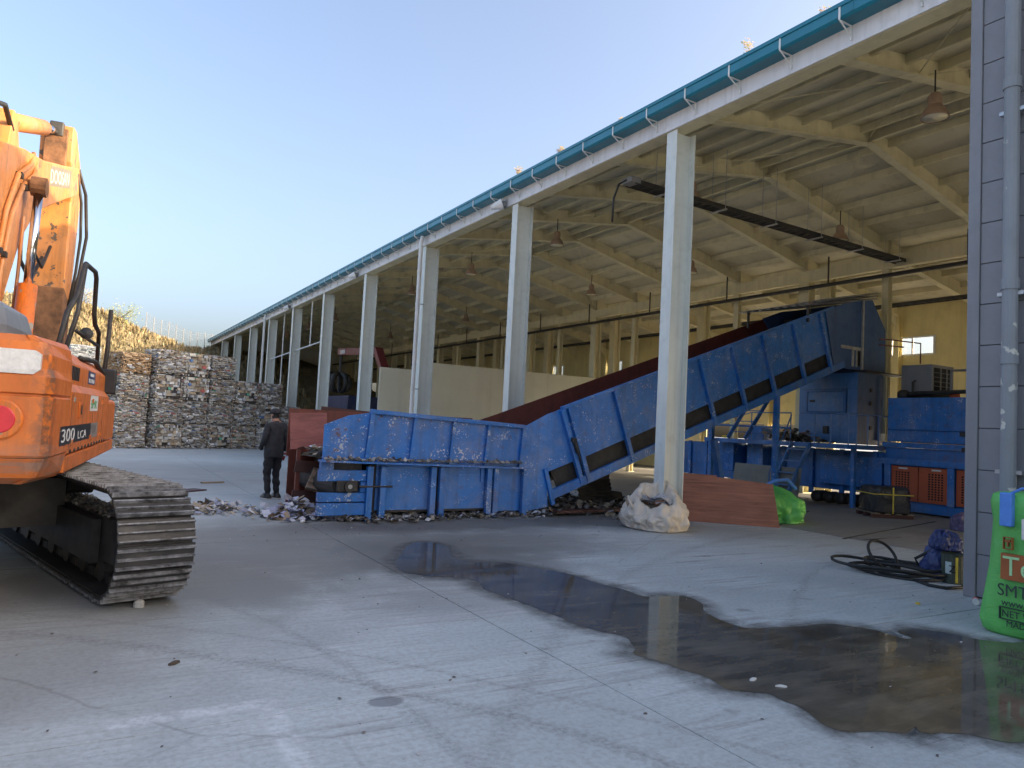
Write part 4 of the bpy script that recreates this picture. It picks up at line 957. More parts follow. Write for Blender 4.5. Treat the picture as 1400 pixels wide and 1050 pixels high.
for sx in (1, -1):
    cx = 1.14 if sx > 0 else -1.42
    fr_ = MB(); fr_.prism([(-2.5,.30),(1.85,.30),(1.7,.66),(-2.3,.66)], YZ, cx-.17, cx+.17); fr_.box(cx-.25, cx-.18, -2.1, 1.5, .27, .64)
    for yy in (TS-HL, TS+HL): fr_.lathe([(.37,-.09),(.37,.09)], 24, (cx, yy, ZC), axis='x')
    for k in range(7): fr_.lathe([(.11,-.13),(.11,.13)], 12, (cx, -2.0+k*.53, .19), axis='x')
    for yy in (-.7, .7): fr_.lathe([(.08,-.12),(.08,.12)], 12, (cx, yy, .80), axis='x')
    o = fr_.build('track_frame', M_chassis, ex); o.rotation_euler = (0,0,ta)
    # chain links
    ch = MB(); N = 57
    for k in range(N):
        y, z, a = track_pos(k/N); ny, nz = math.sin(a), math.cos(a); ty, tz = math.cos(a), -math.sin(a)
        pc = Vector((cx, y-ny*.012, z-nz*.012)); tt = Vector((0,ty,tz))*.102; ch.bar(pc-tt, pc+tt, .57, .012, (0,ny,nz))
        for dx in (-.09, .09):
            p = Vector((cx+dx, y-ny*.045, z-nz*.045)); t_ = Vector((0,ty,tz))*.09; ch.bar(p-t_, p+t_, .03, .09, (0,ny,nz))
    trk = ch.build('crawler_track', M_chassis, ex); trk.rotation_euler = (0,0,ta)
    for k in range(N):
        y, z, a = track_pos((k+.3)/N)
        o = link('track_shoe', shm, trk); o.matrix_local = Matrix.Translation((cx, y, z)) @ Matrix.Rotation(-a, 4, 'X')
EXM = Matrix.Translation((-1.28,9.05,0)) @ Matrix.Rotation(R(-6.5)+ta, 4, 'Z')
# mud and stones caught in the near track end
tag(scraps('track_mud', 420, lambda: tuple(EXM @ Vector((1.14+random.uniform(-.16,.16), random.uniform(-2.2,.2), .662))), .008, .026, [(.34,.31,.26),(.25,.22,.18),(.42,.4,.36)], flat=1), 'pale mud and rubble caught in the excavator track', 'mud', kind='stuff')

# ================================================================== PERSON
def person():
    P_ = thing('person', 'person in black jacket, trousers and cap standing by the hopper looking away', 'person', (3.19,14.47,0), R(24))
    V = {}; E = []; Rr = {}
    def j(n, p, r, par=None):
        V[n] = Vector(p); Rr[n] = r
        if par: E.append((par, n))
    j('pel',(0,0,.94),(.165,.125)); j('wai',(0,.0,1.08),(.158,.12),'pel'); j('che',(0,-.012,1.27),(.178,.13),'wai'); j('shd',(0,-.015,1.39),(.15,.105),'che'); j('nec',(0,.01,1.475),(.062,.065),'shd'); j('hea',(0,.03,1.55),(.078,.088),'nec'); j('hed',(0,.035,1.63),(.083,.098),'hea'); j('crn',(0,.02,1.69),(.062,.07),'hed')
    for s, k in ((1,'R'),(-1,'L')):
        j('hip'+k,(s*.085,.0,.86),(.108,.11),'pel'); j('thi'+k,(s*.098,.015,.68),(.098,.1),'hip'+k); j('kne'+k,(s*.098+.0,.035,.48),(.072,.075),'thi'+k); j('cal'+k,(s*.10,.0,.30),(.068,.072),'kne'+k); j('ank'+k,(s*.10,-.03,.10),(.052,.055),'cal'+k); j('toe'+k,(s*.11,.05,.055),(.04,.035),'ank'+k)
        j('sho'+k,(s*.175,-.02,1.385),(.078,.08),'shd')
    j('elbR',(.245,-.06,1.13),(.056,.058),'shoR'); j('wriR',(.262,.0,.90),(.038,.042),'elbR'); j('hanR',(.262,.015,.84),(.022,.036),'wriR')
    j('elbL',(-.25,-.03,1.13),(.056,.058),'shoL'); j('wriL',(-.20,.13,.97),(.042,.042),'elbL'); j('hanL',(-.15,.165,.93),(.03,.036),'wriL')
    names = list(V); idx = {n: i for i, n in enumerate(names)}
    me = bpy.data.meshes.new('body'); me.from_pydata([V[n] for n in names], [(idx[a], idx[b]) for a, b in E], [])
    o = bpy.data.objects.new('body', me); COL.objects.link(o)
    sk = o.modifiers.new('skin', 'SKIN'); sk.use_smooth_shade = True
    sv = me.skin_vertices[0].data if len(me.skin_vertices) else None
    if sv is None:
        bm = bmesh.new(); bm.from_mesh(me); bm.verts.layers.skin.verify(); bm.to_mesh(me); bm.free(); sv = me.skin_vertices[0].data
    for n in names: sv[idx[n]].radius = Rr[n]; sv[idx[n]].use_root = (n == 'pel')
    ss = o.modifiers.new('sub', 'SUBSURF'); ss.levels = 2; ss.render_levels = 2
    dg = bpy.context.evaluated_depsgraph_get(); m2_ = bpy.data.meshes.new_from_object(o.evaluated_get(dg)); bpy.data.objects.remove(o)
    # fingers of the hanging hand join the same mesh; then materials by region
    fb = MB()
    for i, (dx, dy, l) in enumerate(((0,.028,.07),(.004,.01,.082),(.004,-.008,.078),(0,-.024,.062))):
        b = Vector((.262+dx, .018+dy, .815)); fb.tube([b, b+Vector((-.004,.004,-l*.5)), b+Vector((-.014,.012,-l))], [.0105,.0095,.008], 6)
    fb.tube([(.258,.04,.86),(.25,.062,.825),(.245,.066,.79)], [.012,.011,.009], 6)
    bm = bmesh.new(); bm.from_mesh(m2_); f0 = len(bm.faces)
    fmsh = fb.mesh('f', M_glove, smooth=True); bm.from_mesh(fmsh)
    nz_ = [Vector(v.co) for v in bm.verts]
    for v in bm.verts:                                  # cloth folds
        if v.co.z < 1.42:
            q = v.co; k = noise.noise((q.x*9, q.y*9, q.z*14))*.010 + (.006*math.sin(q.z*42+q.x*9) if q.z < .86 else 0)
            n_ = v.normal if v.normal.length > 0 else Vector((0,0,0)); v.co = q+n_*k
        if v.co.z > 1.46 and v.co.y > .10 and abs(v.co.x) < .018 and 1.56 < v.co.z < 1.61: v.co.y += .018   # nose
    bm.to_mesh(m2_); bm.free(); m2_.materials.clear()
    for mt_ in (M_jacket, M_trouser, M_skin, M_hair, M_glove, M_cuff): m2_.materials.append(mt_)
    for p in m2_.polygons:
        c = p.center; p.use_smooth = True
        if abs(c.x) > .2 and c.z < .875 and c.z > .6: k = 4
        elif abs(c.x) > .2 and c.z < .905 and c.z > .8: k = 5
        elif c.z < .90 and abs(c.x) < .2: k = 1
        elif c.z < 1.47: k = 0
        elif c.z > 1.47 and (c.y < .015 and c.z > 1.54 or c.z > 1.645): k = 3
        else: k = 2
        p.material_index = k
    b = link('body', m2_, P_)
    # jacket hem and collar, cap, shoes
    def oval(z, rx, ry, oy=0, n=20, wob=0): return [(rx*math.cos(a)*(1+wob*math.sin(5*a)), oy+ry*math.sin(a)*(1+wob*math.sin(5*a+1)), z) for a in [6.2832*i/n for i in range(n)]]
    m = MB(); m.loft([oval(.80,.185,.142,0,20,.02), oval(.83,.197,.152,0,20,.02), oval(.96,.192,.15), oval(1.12,.182,.143), oval(1.26,.188,.142,-.01), oval(1.36,.165,.12,-.015)], cap=False); m.build('jacket', M_jacket, P_, smooth=True)
    m = MB(); m.loft([oval(1.43,.085,.088,.0), oval(1.49,.078,.08,.008), oval(1.495,.068,.07,.008)], cap=False); m.build('collar', M_jacket, P_, smooth=True)
    m = MB(); m.loft([oval(1.625,.095,.112,.03), oval(1.66,.098,.115,.028), oval(1.70,.088,.10,.02), oval(1.728,.055,.065,.02), oval(1.735,.01,.01,.02)]); cp = m.build('cap', M_cap, P_, smooth=True)
    m = MB(); m.loft([[(x, y, z) for x, y, z in ((-.075,.12,1.64),(.075,.12,1.64),(.06,.20,1.625),(0,.22,1.622),(-.06,.20,1.625))], [(x, y, z+.008) for x, y, z in ((-.075,.12,1.64),(.075,.12,1.64),(.06,.20,1.625),(0,.22,1.622),(-.06,.20,1.625))]]); m.build('brim', M_cap, cp)
    for s in (1, -1):
        m = MB(); m.loft([[(s*.108+x*sc, -.02+y*sy, z) for x, y in ((-.045,-.09),(.045,-.09),(.05,.05),(.04,.15),(0,.18),(-.04,.15),(-.05,.05))] for sc, sy, z in ((1,1,0),(1.05,1.02,.03),(.95,.95,.06),(.7,.62,.10),(.65,.5,.12))]); sh_ = m.build('shoe', M_blackdec, P_, smooth=True)
        m = MB(); m.loft([[(s*.108+x*1.06, -.02+y*1.02, z) for x, y in ((-.045,-.09),(.045,-.09),(.05,.05),(.04,.15),(0,.18),(-.04,.15),(-.05,.05))] for z in (.002,.022)]); m.build('sole', M_cuff, sh_)
person()
# bolts, hinges and vents on the engine body
bolt = MB().lathe([(.016,0),(.016,.008),(.008,.012)], 8, (0,0,0), axis='x').mesh('bolt', M_chassis)
for y in [-1.75+.24*i for i in range(12)]:
    o = link('bolt', bolt, body); o.location = (1.40, y, 1.225)
for y in (-1.70, -.45, .45):
    for z in (1.30, 1.66): MB().box(1.40, 1.412, y-.03, y+.03, z-.02, z+.02).build('hinge', M_orange_worn, body)
for k in range(6): MB().box(1.3455, 1.350, -1.6+.09*k, -1.55+.09*k, 1.83, 1.95).build('vent_slot', M_blackdec, body)

# ================================================================== PAPER BALES
BALE_PAL = [(.48,.42,.33),(.40,.33,.24),(.54,.50,.44),(.6,.58,.55),(.34,.27,.19),(.44,.43,.42),(.63,.63,.63),(.26,.21,.16),(.38,.39,.41),(.46,.34,.22),(.14,.12,.10),(.57,.53,.45)]
CARD_PAL = [(.42,.29,.17),(.38,.25,.14),(.46,.33,.2),(.32,.21,.12)]
WHITE_PAL = [(.58,.6,.62),(.5,.52,.52),(.62,.63,.62),(.42,.45,.45),(.35,.42,.4)]
def bale_mesh(seed, w, d, h, pal, accents=True):
    rnd = random.Random(seed); v = []; f = []; cc = []
    def quadbox(o, ux, uy, uz, c):
        i0 = len(v)
        for a in (0, 1):
            for b in (0, 1):
                for e in (0, 1):
                    j = Vector((rnd.uniform(-.014,.014), rnd.uniform(-.014,.014), rnd.uniform(-.016,.016)))
                    v.append(tuple(o+ux*a+uy*b+uz*e+j))
        for q in ((0,1,3,2),(4,6,7,5),(0,4,5,1),(2,3,7,6),(1,5,7,3),(0,2,6,4)): f.append(tuple(i0+k for k in q)); cc.append(c)
    core = [(.05,.042,.035)]
    quadbox(Vector((-w/2+.05,-d/2+.05,0)), Vector((w-.1,0,0)), Vector((0,d-.1,0)), Vector((0,0,h-.03)), core[0])
    faces = [(Vector((-w/2,-d/2,0)), Vector((1,0,0)), Vector((0,-1,0)), w), (Vector((-w/2,d/2,0)), Vector((0,-1,0)), Vector((-1,0,0)), d), (Vector((w/2,-d/2,0)), Vector((0,1,0)), Vector((1,0,0)), d), (Vector((w/2,d/2,0)), Vector((-1,0,0)), Vector((0,1,0)), w)]
    for fi, (o, u, n, L_) in enumerate(faces):
        z = 0; tone_z = rnd.uniform(0, 9)
        while z < h-.015:
            t = rnd.uniform(.012, .048) if fi < 3 else .12; t = min(t, h-z); x = rnd.uniform(-.03, .06)
            while x < L_-.02:
                l = min(rnd.uniform(.04, .12) if rnd.random() < .6 else rnd.uniform(.12, .32), L_+.02-x); c = rnd.choice(pal); k = rnd.uniform(.7, 1.75)
                if accents and rnd.random() < .07: c = rnd.choice([(.5,.12,.1),(.1,.2,.42),(.08,.28,.2),(.7,.7,.72),(.75,.76,.8),(.03,.035,.05)])
                p = rnd.uniform(-.045, .05) * (1.0 if rnd.random() < .85 else 1.8); bow = -.07*max(abs(z/h-.5)*2, abs((x+l/2)/L_-.5)*2)**8
                quadbox(o+u*x+n*(-.06)+Vector((0,0,z+rnd.uniform(-.006,.006))), u*(l-.006), n*(.06+p+bow+.01*noise.noise((x*3, z*7+seed, tone_z))*2), Vector((0,0,t*.93)), tuple(q*k for q in c))
                x += l
            z += t
    for i in range(46):
        x, y = rnd.uniform(-w/2, w/2-.2), rnd.uniform(-d/2, d/2-.2); c = rnd.choice(pal)
        quadbox(Vector((x,y,h-.04)), Vector((rnd.uniform(.1,.3),rnd.uniform(-.06,.06),0)), Vector((rnd.uniform(-.05,.05),rnd.uniform(.1,.3),0)), Vector((0,0,rnd.uniform(.015,.05))), c)
    for i in range(34):
        o, u, n, L_ = faces[rnd.choice((0, 0, 1, 2))]; p = o+u*rnd.uniform(.1, L_-.1)+Vector((0,0,rnd.uniform(.1, h-.05))); s = rnd.uniform(.05, .14); c = rnd.choice(pal+[(.72,.72,.74),(.68,.68,.66)]); i0 = len(v)
        out = n*rnd.uniform(.03,.11); dn = Vector((0,0,-s*rnd.uniform(.7,1.6))); w_ = u*s
        v += [tuple(p-w_-n*.02), tuple(p+w_-n*.02), tuple(p+w_*.8+out+dn*.5), tuple(p-w_*.9+out*.8+dn*.5), tuple(p+w_*.6+out*.5+dn), tuple(p-w_*.7+out*.4+dn)]
        f.append((i0,i0+1,i0+2,i0+3)); cc.append(c); f.append((i0+3,i0+2,i0+4,i0+5)); cc.append(c)
    me = bpy.data.meshes.new('paper_bale'); me.from_pydata(v, [], f); face_attr(me, cc); me.materials.append(M_scrap); return me
BW, BH, BD = 1.18, .99, 1.2
bms = [bale_mesh(s, BW, BD, BH, BALE_PAL) for s in range(6)]; cardm = bale_mesh(90, BW, BD, .86, CARD_PAL, False); whm = bale_mesh(91, BW, BD, .98, WHITE_PAL, False)
be = Vector((.907,.421,0)); bn = Vector((-.421,.907,0)); B0 = Vector((1.2,32.65,0)); bang = math.atan2(.421,.907)
def strap_mesh(h):
    m = MB()
    for x in (-.38, -.13, .13, .38): m.box(x-.006, x+.006, -BD/2-.045, BD/2+.045, -.0, .004); m.box(x-.006, x+.006, -BD/2-.05, -BD/2-.045, 0, h); m.box(x-.006, x+.006, -BD/2-.045, BD/2+.045, h+.012, h+.016)
    return m.mesh('strap', M_galv)
strm = strap_mesh(BH)
cols_ = ['first','second','third','fourth','fifth','sixth','seventh']
levels = ['bottom','second','third','topmost','fifth']
nb = 0
def put_bale(me, s, dep, z, rz, label, grp='paper bales stacked across the yard', strap=True):
    o = link('paper_bale', me); p = B0+be*s+bn*(dep+BD/2)+Vector((0,0,z)); o.location = p; o.rotation_euler = (0,0,bang+rz)
    tag(o, label, 'paper bale', grp)
    if strap: link('strap', strm, o)
    return o
stack = [(1.98,4),(3.24,4),(4.50,4),(5.76,3),(7.02,3),(8.28,2)]
for ci, (s, n) in enumerate(stack):
    for l in range(n):
        lv = 'topmost' if l == n-1 else ('bottom' if l == 0 else ('second from the ground' if l == 1 else 'third from the ground'))
        jx = random.uniform(-.03,.03)
        put_bale(bms[(ci*2+l*5+ci*l) % 6], s+jx, random.uniform(-.08,.1)+.12*(ci % 2), l*(BH+.035), random.choice((0, math.pi))+random.uniform(-.03,.03),
                 f'waste paper bale {lv}, {cols_[ci]} stack right of the cardboard bale')
for l in range(3):
    put_bale(bms[(l*2+3) % 6], .62, .25, l*.98, random.uniform(-.03,.03), f'mixed waste paper bale under the cardboard bale, {["bottom of its stack","middle of its stack","directly below the cardboard"][l]}')
put_bale(cardm, .66, .3, 2.96, .02, 'brown cardboard bale on top of the stack beside the excavator', strap=False)
for l in range(4):
    put_bale(whm if l > 1 else bms[l], -.75, 1.6, l*1.0, .04, f'{"whitish" if l > 1 else "mixed"} paper bale half hidden behind the excavator rail, {["bottom","second from the ground","third from the ground","topmost"][l]}', strap=False)
tag(scraps('bale_foot_litter', 900, lambda: tuple(B0+be*random.uniform(-1,9)+bn*(-abs(random.gauss(0,.25))+.02)+Vector((0,0,.004))), .03, .10, BALE_PAL, flat=.3), 'loose paper fallen along the foot of the bales', 'litter', kind='stuff')

# ================================================================== LITTER AND PROPS IN THE YARD
def gau(cx, cy, sx, sy, h):
    def fn():
        a, b = random.gauss(0,1), random.gauss(0,1); r2 = a*a+b*b
        return cx+a*sx, cy+b*sy, max(.004, h*math.exp(-r2*.9)*random.random())
    return fn
pileA = gau(1.95,12.95,.30,.30,.10); pileB = gau(3.05,11.95,.28,.28,.26)
tag(scraps('paper_heap', 340, pileA, .015, .075, PAPER), 'low scatter of pale torn paper beside the excavator track', 'paper', kind='stuff')
tag(scraps('paper_heap', 520, pileB, .02, .085, PAPER+[(.5,.52,.75),(.45,.48,.72)]), 'heap of white and blue torn paper under the hopper tail', 'paper', kind='stuff')
def base_line():
    s = random.uniform(-.4,3.6); return 3.95+s*.9986, 11.29+s*.052+random.gauss(.05,.18), random.uniform(.004,.06)
tag(scraps('hopper_litter', 900, base_line, .012, .06, DARKP+PAPER[:4]), 'dark crumbs and paper bits along the foot of the blue hopper', 'litter', kind='stuff')
def under():
    return random.uniform(7.2,10.6), 11.6+random.gauss(.8,.6), random.uniform(.004,.22)*max(0,1-abs(random.gauss(0,.5)))
tag(scraps('rubble_heap', 2600, under, .008, .075, DARKP), 'dark rubble and scrap heaped under the inclined conveyor', 'rubble', kind='stuff')
def yard():
    r = random.random()
    if r < .5: return random.uniform(-1,8.2), random.uniform(1.8,11), .004
    if r < .8: return random.gauss(4,1.6), random.gauss(10.4,.5), .004
    return random.gauss(8.3,.7), random.gauss(10.2,.5), .004
tag(scraps('yard_crumbs', 700, yard, .003, .012, [(.08,.07,.06),(.2,.18,.15),(.5,.49,.47),(.12,.1,.08)], flat=.3), 'small crumbs and grit scattered over the concrete yard', 'grit', kind='stuff')
def small(name, label, cat, loc, rz, sz, col, lift=.0):
    t_ = MB(); n = 7; rn = random.Random(name+str(loc))
    ring = [(sz[0]*(.6+.4*rn.random())*math.cos(6.283*i/n), sz[1]*(.6+.4*rn.random())*math.sin(6.283*i/n)) for i in range(n)]
    t_.loft([[(x, y, 0) for x, y in ring], [(x*.95, y*.9, sz[2]*.7) for x, y in ring], [(x*.4, y*.5, sz[2]) for x, y in ring]])
    o = t_.build(name, col, None); o.location = (loc[0], loc[1], .003+lift); o.rotation_euler = (0,0,rz); return tag(o, label, cat)
M_stone = plain('pale_stone', (.42,.40,.36), .85, 0, .3, 20, bump=.4); M_litw = plain('white_litter', (.6,.6,.58), .7); M_lity = plain('yellow_litter', (.62,.42,.04), .6); M_dleaf = plain('dead_leaf', (.07,.05,.035), .8)
small('stone', 'pale lump of rubble just in front of the excavator track', 'stone', (.50,6.70), .4, (.055,.05,.06), M_stone)
small('dead_leaf', 'single dark curled leaf on the bare concrete', 'leaf', (.61,5.15), .7, (.06,.02,.018), M_dleaf)
small('paper_scrap', 'small white scrap lying in the puddle, left of two', 'scrap', (4.0,3.47), .3, (.05,.02,.014), M_litw); small('paper_scrap', 'small white scrap lying in the puddle, right of two', 'scrap', (4.07,3.30), -.6, (.05,.015,.014), M_litw)
small('paper_scrap', 'tiny yellow scrap on the concrete by the hose', 'scrap', (7.55,4.45), .2, (.035,.03,.018), M_lity)
m = MB(); m.tube([(-.06,0,.033),(.06,0,.033)], .033, 12); o = m.build('drink_can', M_sticker); o.location = (8.2,4.22,0.002); o.rotation_euler = (0,0,.5); tag(o, 'red and white drink can lying at the foot of the grey corner', 'can'); MB().tube([(-.0,0,.033),(.055,0,.033)], .0335, 12).build('red_label', M_red, o)
def board(name, label, a, b, wd, th, mat, z=.004, tilt=0):
    a = Vector((*a, 0)); b = Vector((*b, 0)); L_ = (b-a).length
    o = MB().box(0, L_, -wd/2, wd/2, 0, th).build(name, mat); o.location = (a.x, a.y, z); o.rotation_euler = (tilt, 0, math.atan2(b.y-a.y, b.x-a.x)); return tag(o, label, 'board')
board('loose_board', 'dark flat board lying by the excavator track', (1.35,15.5), (2.15,16.15), .34, .02, M_darkwood, .006)
board('loose_board', 'short pale batten lying on the yard before the bales', (2.35,17.6), (2.85,17.8), .08, .03, M_oldwood)
board('loose_board', 'pale offcut lying near the paper heap', (2.62,11.6), (2.86,11.5), .06, .03, M_oldwood)

# boards and plates at the hopper tail
o = MB().box(0, .62, 0, .02, 0, .62).build('red_board', M_redboard, bevel=.003); o.location = (3.05,12.62,1.04); o.rotation_euler = (R(-4), R(-3), R(-4)); tag(o, 'faded red board standing upright at the hopper tail', 'board')
o = MB().box(0, 1.5, 0, .02, 0, .85).build('grey_fence_board', M_darkwood, None); o.location = (3.68,13.28,.96); o.rotation_euler = (0,R(3),R(3)); tag(o, 'dark brown board raised above the back of the hopper', 'board')
m = MB(); m.prism([(0,0),(.62,-.02),(.62,.18),(.03,.2)], XZ, 0, .03); o = m.build('steel_plate', M_darkwood); o.location = (3.12,12.55,.66); tag(o, 'rusty maroon plate jutting out below the faded red board', 'plate')
m = MB(); m.prism([(0,0),(.66,0),(.68,.34),(.05,.36)], XZ, 0, .04); o = m.build('steel_plate', M_darkwood); o.location = (3.06,12.5,.0); tag(o, 'dark maroon plate standing on the ground at the hopper tail', 'plate')
o = MB().box(.0, .07, .0, .06, .0, 1.06).build('prop_post', M_rust); o.location = (3.16,12.58,0); tag(o, 'rusty stub post holding up the faded red board', 'post')
t = thing('timber_bundle', 'weathered timber bundle poking out of the hopper tail', 'timber', (3.26,12.28,.42), R(-12))
for i in range(6):
    a = MB().box(0, .62+.05*(i % 3), -.09, .09, 0, .05).build('plank', M_oldwood, t); a.location = (.02*i, .05*(i % 2), .055*i); a.rotation_euler = (R(6*(i-3)), R(14), 0)
tag(scraps('tail_paper', 130, gau(3.45,12.45,.14,.12,.1), .03, .1, PAPER), None, None) if False else None
sp_ = scraps('torn_sheets', 110, lambda: (3.5+random.gauss(0,.13), 12.35+random.gauss(0,.1), .93+random.uniform(0,.12)), .04, .11, PAPER[:4], flat=.4); tag(sp_, 'torn white sheets piled on the hopper tail under the red board', 'paper', kind='stuff')

# under-conveyor scrap sheets
o = corrugated('corrugated_sheet', .95, .8, 9, .025, M_belt); o.location = (8.8,12.15,.05); o.rotation_euler = (R(72),0,R(6)); tag(o, 'black corrugated sheet propped under the inclined conveyor', 'sheet')
board('loose_board', 'long dark plank on the floor under the inclined conveyor', (7.6,11.35), (9.9,11.5), .25, .05, M_darkwood, .06)
o = corrugated('corrugated_sheet', .8, .7, 7, .03, M_greyboard); o.location = (12.2,13.3,.02); o.rotation_euler = (R(58),R(-8),R(20)); tag(o, 'grey corrugated sheet leaning beyond the shed column', 'sheet')
m = MB(); m.prism([(0,0),(.9,0),(.8,.32),(.15,.4)], XZ, 0, .5); o = m.build('black_bin', M_rubber, bevel=.03); o.location = (9.35,12.5,.0); tag(o, 'low black bin of scrap behind the shed column', 'bin'); text('QUICK', .1, M_white, o, frame_m((.35,-.003,.14),(1,0,0),(0,0,1)), 'lettering', .001) if False else None

# ---- white sack with open top by the column
def sack(name, mat, R0_, H, seed, open_, sq=.0, nx=128, tilt=(0,0)):
    m = MB(); rings = []
    prof = [(.0,.0),(.86,.0),(1.0,.06),(1.06,.25),(1.02,.5),(.92,.72),(.8,.88),(.72,.97),(.66,1.0),(.60,.96),(.56,.86),(.5,.74),(.25,.70),(.0,.70)] if open_ else [(.0,.0),(.86,.0),(1.0,.06),(1.06,.25),(1.02,.5),(.9,.75),(.6,.92),(.3,1.0),(0,1.0)]
    sub = []
    for (a, b) in zip(prof[:-1], prof[1:]):
        for k in range(4): sub.append((a[0]+(b[0]-a[0])*k/4, a[1]+(b[1]-a[1])*k/4))
    sub.append(prof[-1])
    for r, z in sub:
        ring = []
        for i in range(nx):
            a = 6.2832*i/nx; q = (math.cos(a), math.sin(a)); n1 = noise.noise((q[0]*1.5+seed, q[1]*1.5, z*1.6)); n2 = noise.noise((q[0]*5+seed, q[1]*5, z*5)); n3 = noise.noise((q[0]*11, q[1]*11+seed, z*9))
            cr = (1-min(1, abs(noise.noise((q[0]*2.4+seed*2, q[1]*2.4, z*2.2)))*2.2))**3; cr2 = (1-min(1, abs(noise.noise((q[0]*5.5, q[1]*5.5+seed, z*4.5)))*2.5))**3
            k = 1+.20*n1+.06*n2+.015*n3-.12*cr*(z > .05)-.02*cr2*(z > .05)
            k += .085*(abs(math.sin(a*4.5+2.6*n1+z*1.5))-.6)*min(1, z*3)*(1.0 if r > .3 else 0)+.035*(abs(math.sin(a*11+3*n1+z*2))-.6)*min(1, z*3)*(1.0 if r > .3 else 0)
            tow = q[0]*tilt[0]+q[1]*tilt[1]
            if sq: k *= 1/max(abs(q[0]), abs(q[1]))**sq
            ring.append((R0_*r*k*q[0], R0_*r*k*q[1], max(0, H*z*(1+.22*n1*(z > .3)-tow*min(1, z*1.4)*r) + .035*n2*(z > .1))))
        rings.append(ring)
    m.loft(rings, cap=False); return m.build(name, mat, smooth=True)
o = sack('woven_sack', M_sack, .53, .58, 3, True, tilt=(-.28,-.38)); o.location = (8.5,9.55,.0)
for k_, a0 in enumerate((.4, 2.4)):
    MB().tube([(.46*math.cos(a0), .46*math.sin(a0), .34), (.52*math.cos(a0+.1), .52*math.sin(a0+.1), .5), (.5*math.cos(a0+.35), .5*math.sin(a0+.35), .54), (.46*math.cos(a0+.6), .46*math.sin(a0+.6), .34)], .022, 6).build('lifting_loop', M_sack, o, smooth=True)
tag(o, 'dirty white woven sack slumped open at the foot of the column', 'sack')
sp_ = scraps('sack_filling', 60, lambda: (8.43+random.gauss(0,.10), 9.47+random.gauss(0,.10), .40+random.uniform(0,.07)), .05, .13, [(.5,.52,.58),(.58,.6,.66),(.5,.2,.08),(.45,.46,.5)], flat=.5); tag(sp_, 'white rags and film filling the open woven sack', 'rags', kind='stuff')
# ---- plywood leaning
dirp = Vector((11.17-9.92, 9.18-10.36, 0)); Lp = dirp.length; ap = math.atan2(dirp.y, dirp.x)
o = MB().prism([(0,0),(Lp,0),(Lp-.12,.80),(-.06,.92)], XZ, 0, .018).build('plywood_sheet', M_ply); o.location = (9.92,10.36,.004); o.rotation_euler = (R(-14),0,ap); tag(o, 'reddish plywood sheet leaning beside the shed column', 'plywood')
o = MB().box(0, .9, 0, .018, 0, .9).build('plywood_sheet', M_ply); o.location = (9.74,10.62,.004); o.rotation_euler = (R(-13),0,ap+.02); tag(o, 'second plywood sheet mostly hidden behind the front one', 'plywood')
# ---- green bag slumped behind the plywood
o = sack('green_bulk_bag', M_green, .58, .68, 11, False, .3, tilt=(.1,-.2)); o.location = (11.95,10.05,0); tag(o, 'slumped green bulk bag behind the leaning plywood sheet', 'bulk bag')
m = MB(); m.tube([(-.42,-.1,.66),(-.2,-.25,.82),(.1,-.3,.84),(.35,-.3,.66)], .035, 6); m.build('blue_strap', M_bagblue, o)
# grey board behind
o = MB().box(0, 2.3, 0, .02, 0, .92).build('leaning_board', M_greyboard); o.location = (15.95,14.85,.004); o.rotation_euler = (R(-10),0,R(-92)); tag(o, 'grey board leaning on its edge under the blue platform', 'board')
# ---- wrapped pallet
wp = thing('wrapped_pallet', 'low pallet load wrapped in shiny black film with a yellow strap', 'pallet', (15.78,10.12,0), R(-32))
m = MB(); 
for i, z in enumerate((.12,.22,.33,.45,.56,.66)):
    pass
rings = []
for z, s in ((.12,1.0),(.16,1.03),(.27,.99),(.30,1.02),(.42,.98),(.45,1.01),(.56,.98),(.60,1.0),(.68,.93),(.70,.8)):
    ring = []
    for i in range(28):
        a = 6.2832*i/28; q = (math.cos(a), math.sin(a)); k = 1/(abs(q[0])**6+abs(q[1])**6)**(1/6); k *= .43*s*(1+.05*noise.noise((q[0]*4, q[1]*4, z*14))+.04*noise.noise((q[0]*9, q[1]*9, z*25)))
        ring.append((q[0]*k, q[1]*k, z))
    rings.append(ring)
m.loft(rings); m.build('film_wrap', M_film, wp, smooth=True)
for y in (-.36, 0, .36): MB().box(-.45, .45, y-.05, y+.05, 0, .09).build('pallet_runner', M_darkwood, wp)
for x in (-.36,-.12,.12,.36): MB().box(x-.06, x+.06, -.45, .45, .091, .115).build('deck_board', M_oldwood, wp)
m = MB(); m.box(-.44, .44, -.444, -.438, .52, .54); m.box(-.446,-.44,-.44,.44,.52,.54); m.box(-.03,.0,-.45,-.4445,.11,.69); m.build('yellow_strap', M_yellow, wp)
# ---- hose coil, can, tarp near the grey corner
hz = []
rn = random.Random(5)
for k in range(5*26):
    a = 6.2832*k/26; lp = k/26; r = .42+.10*math.sin(lp*2.3)+.05*math.sin(a*2+lp); cx = 9.0+.12*math.sin(lp*1.7); cy = 5.62+.10*math.cos(lp*2.1)
    hz.append((cx+r*.85*math.cos(a)-.18*math.sin(a)*r, cy+r*1.15*math.sin(a)+.1*r*math.cos(a), .022+.026*(k//26)+.012*math.sin(a*3+lp)))
hz += [(9.25,5.5,.2),(9.4,5.35,.34),(9.5,5.25,.5)]
m = MB(); m.tube(hz, .019, 8)
loop = [(8.95+.24*math.cos(a), 5.75+.2*math.sin(a)*.6, .12+.10+.16*math.sin(a)) for a in [6.2832*i/24 for i in range(24)]]
m.tube(loop, .019, 8, closed=True)
m.tube([(8.75,5.2,.02),(8.62,4.95,.02),(8.66,4.78,.02),(8.9,4.74,.02),(9.1,4.8,.03)], .019, 8)
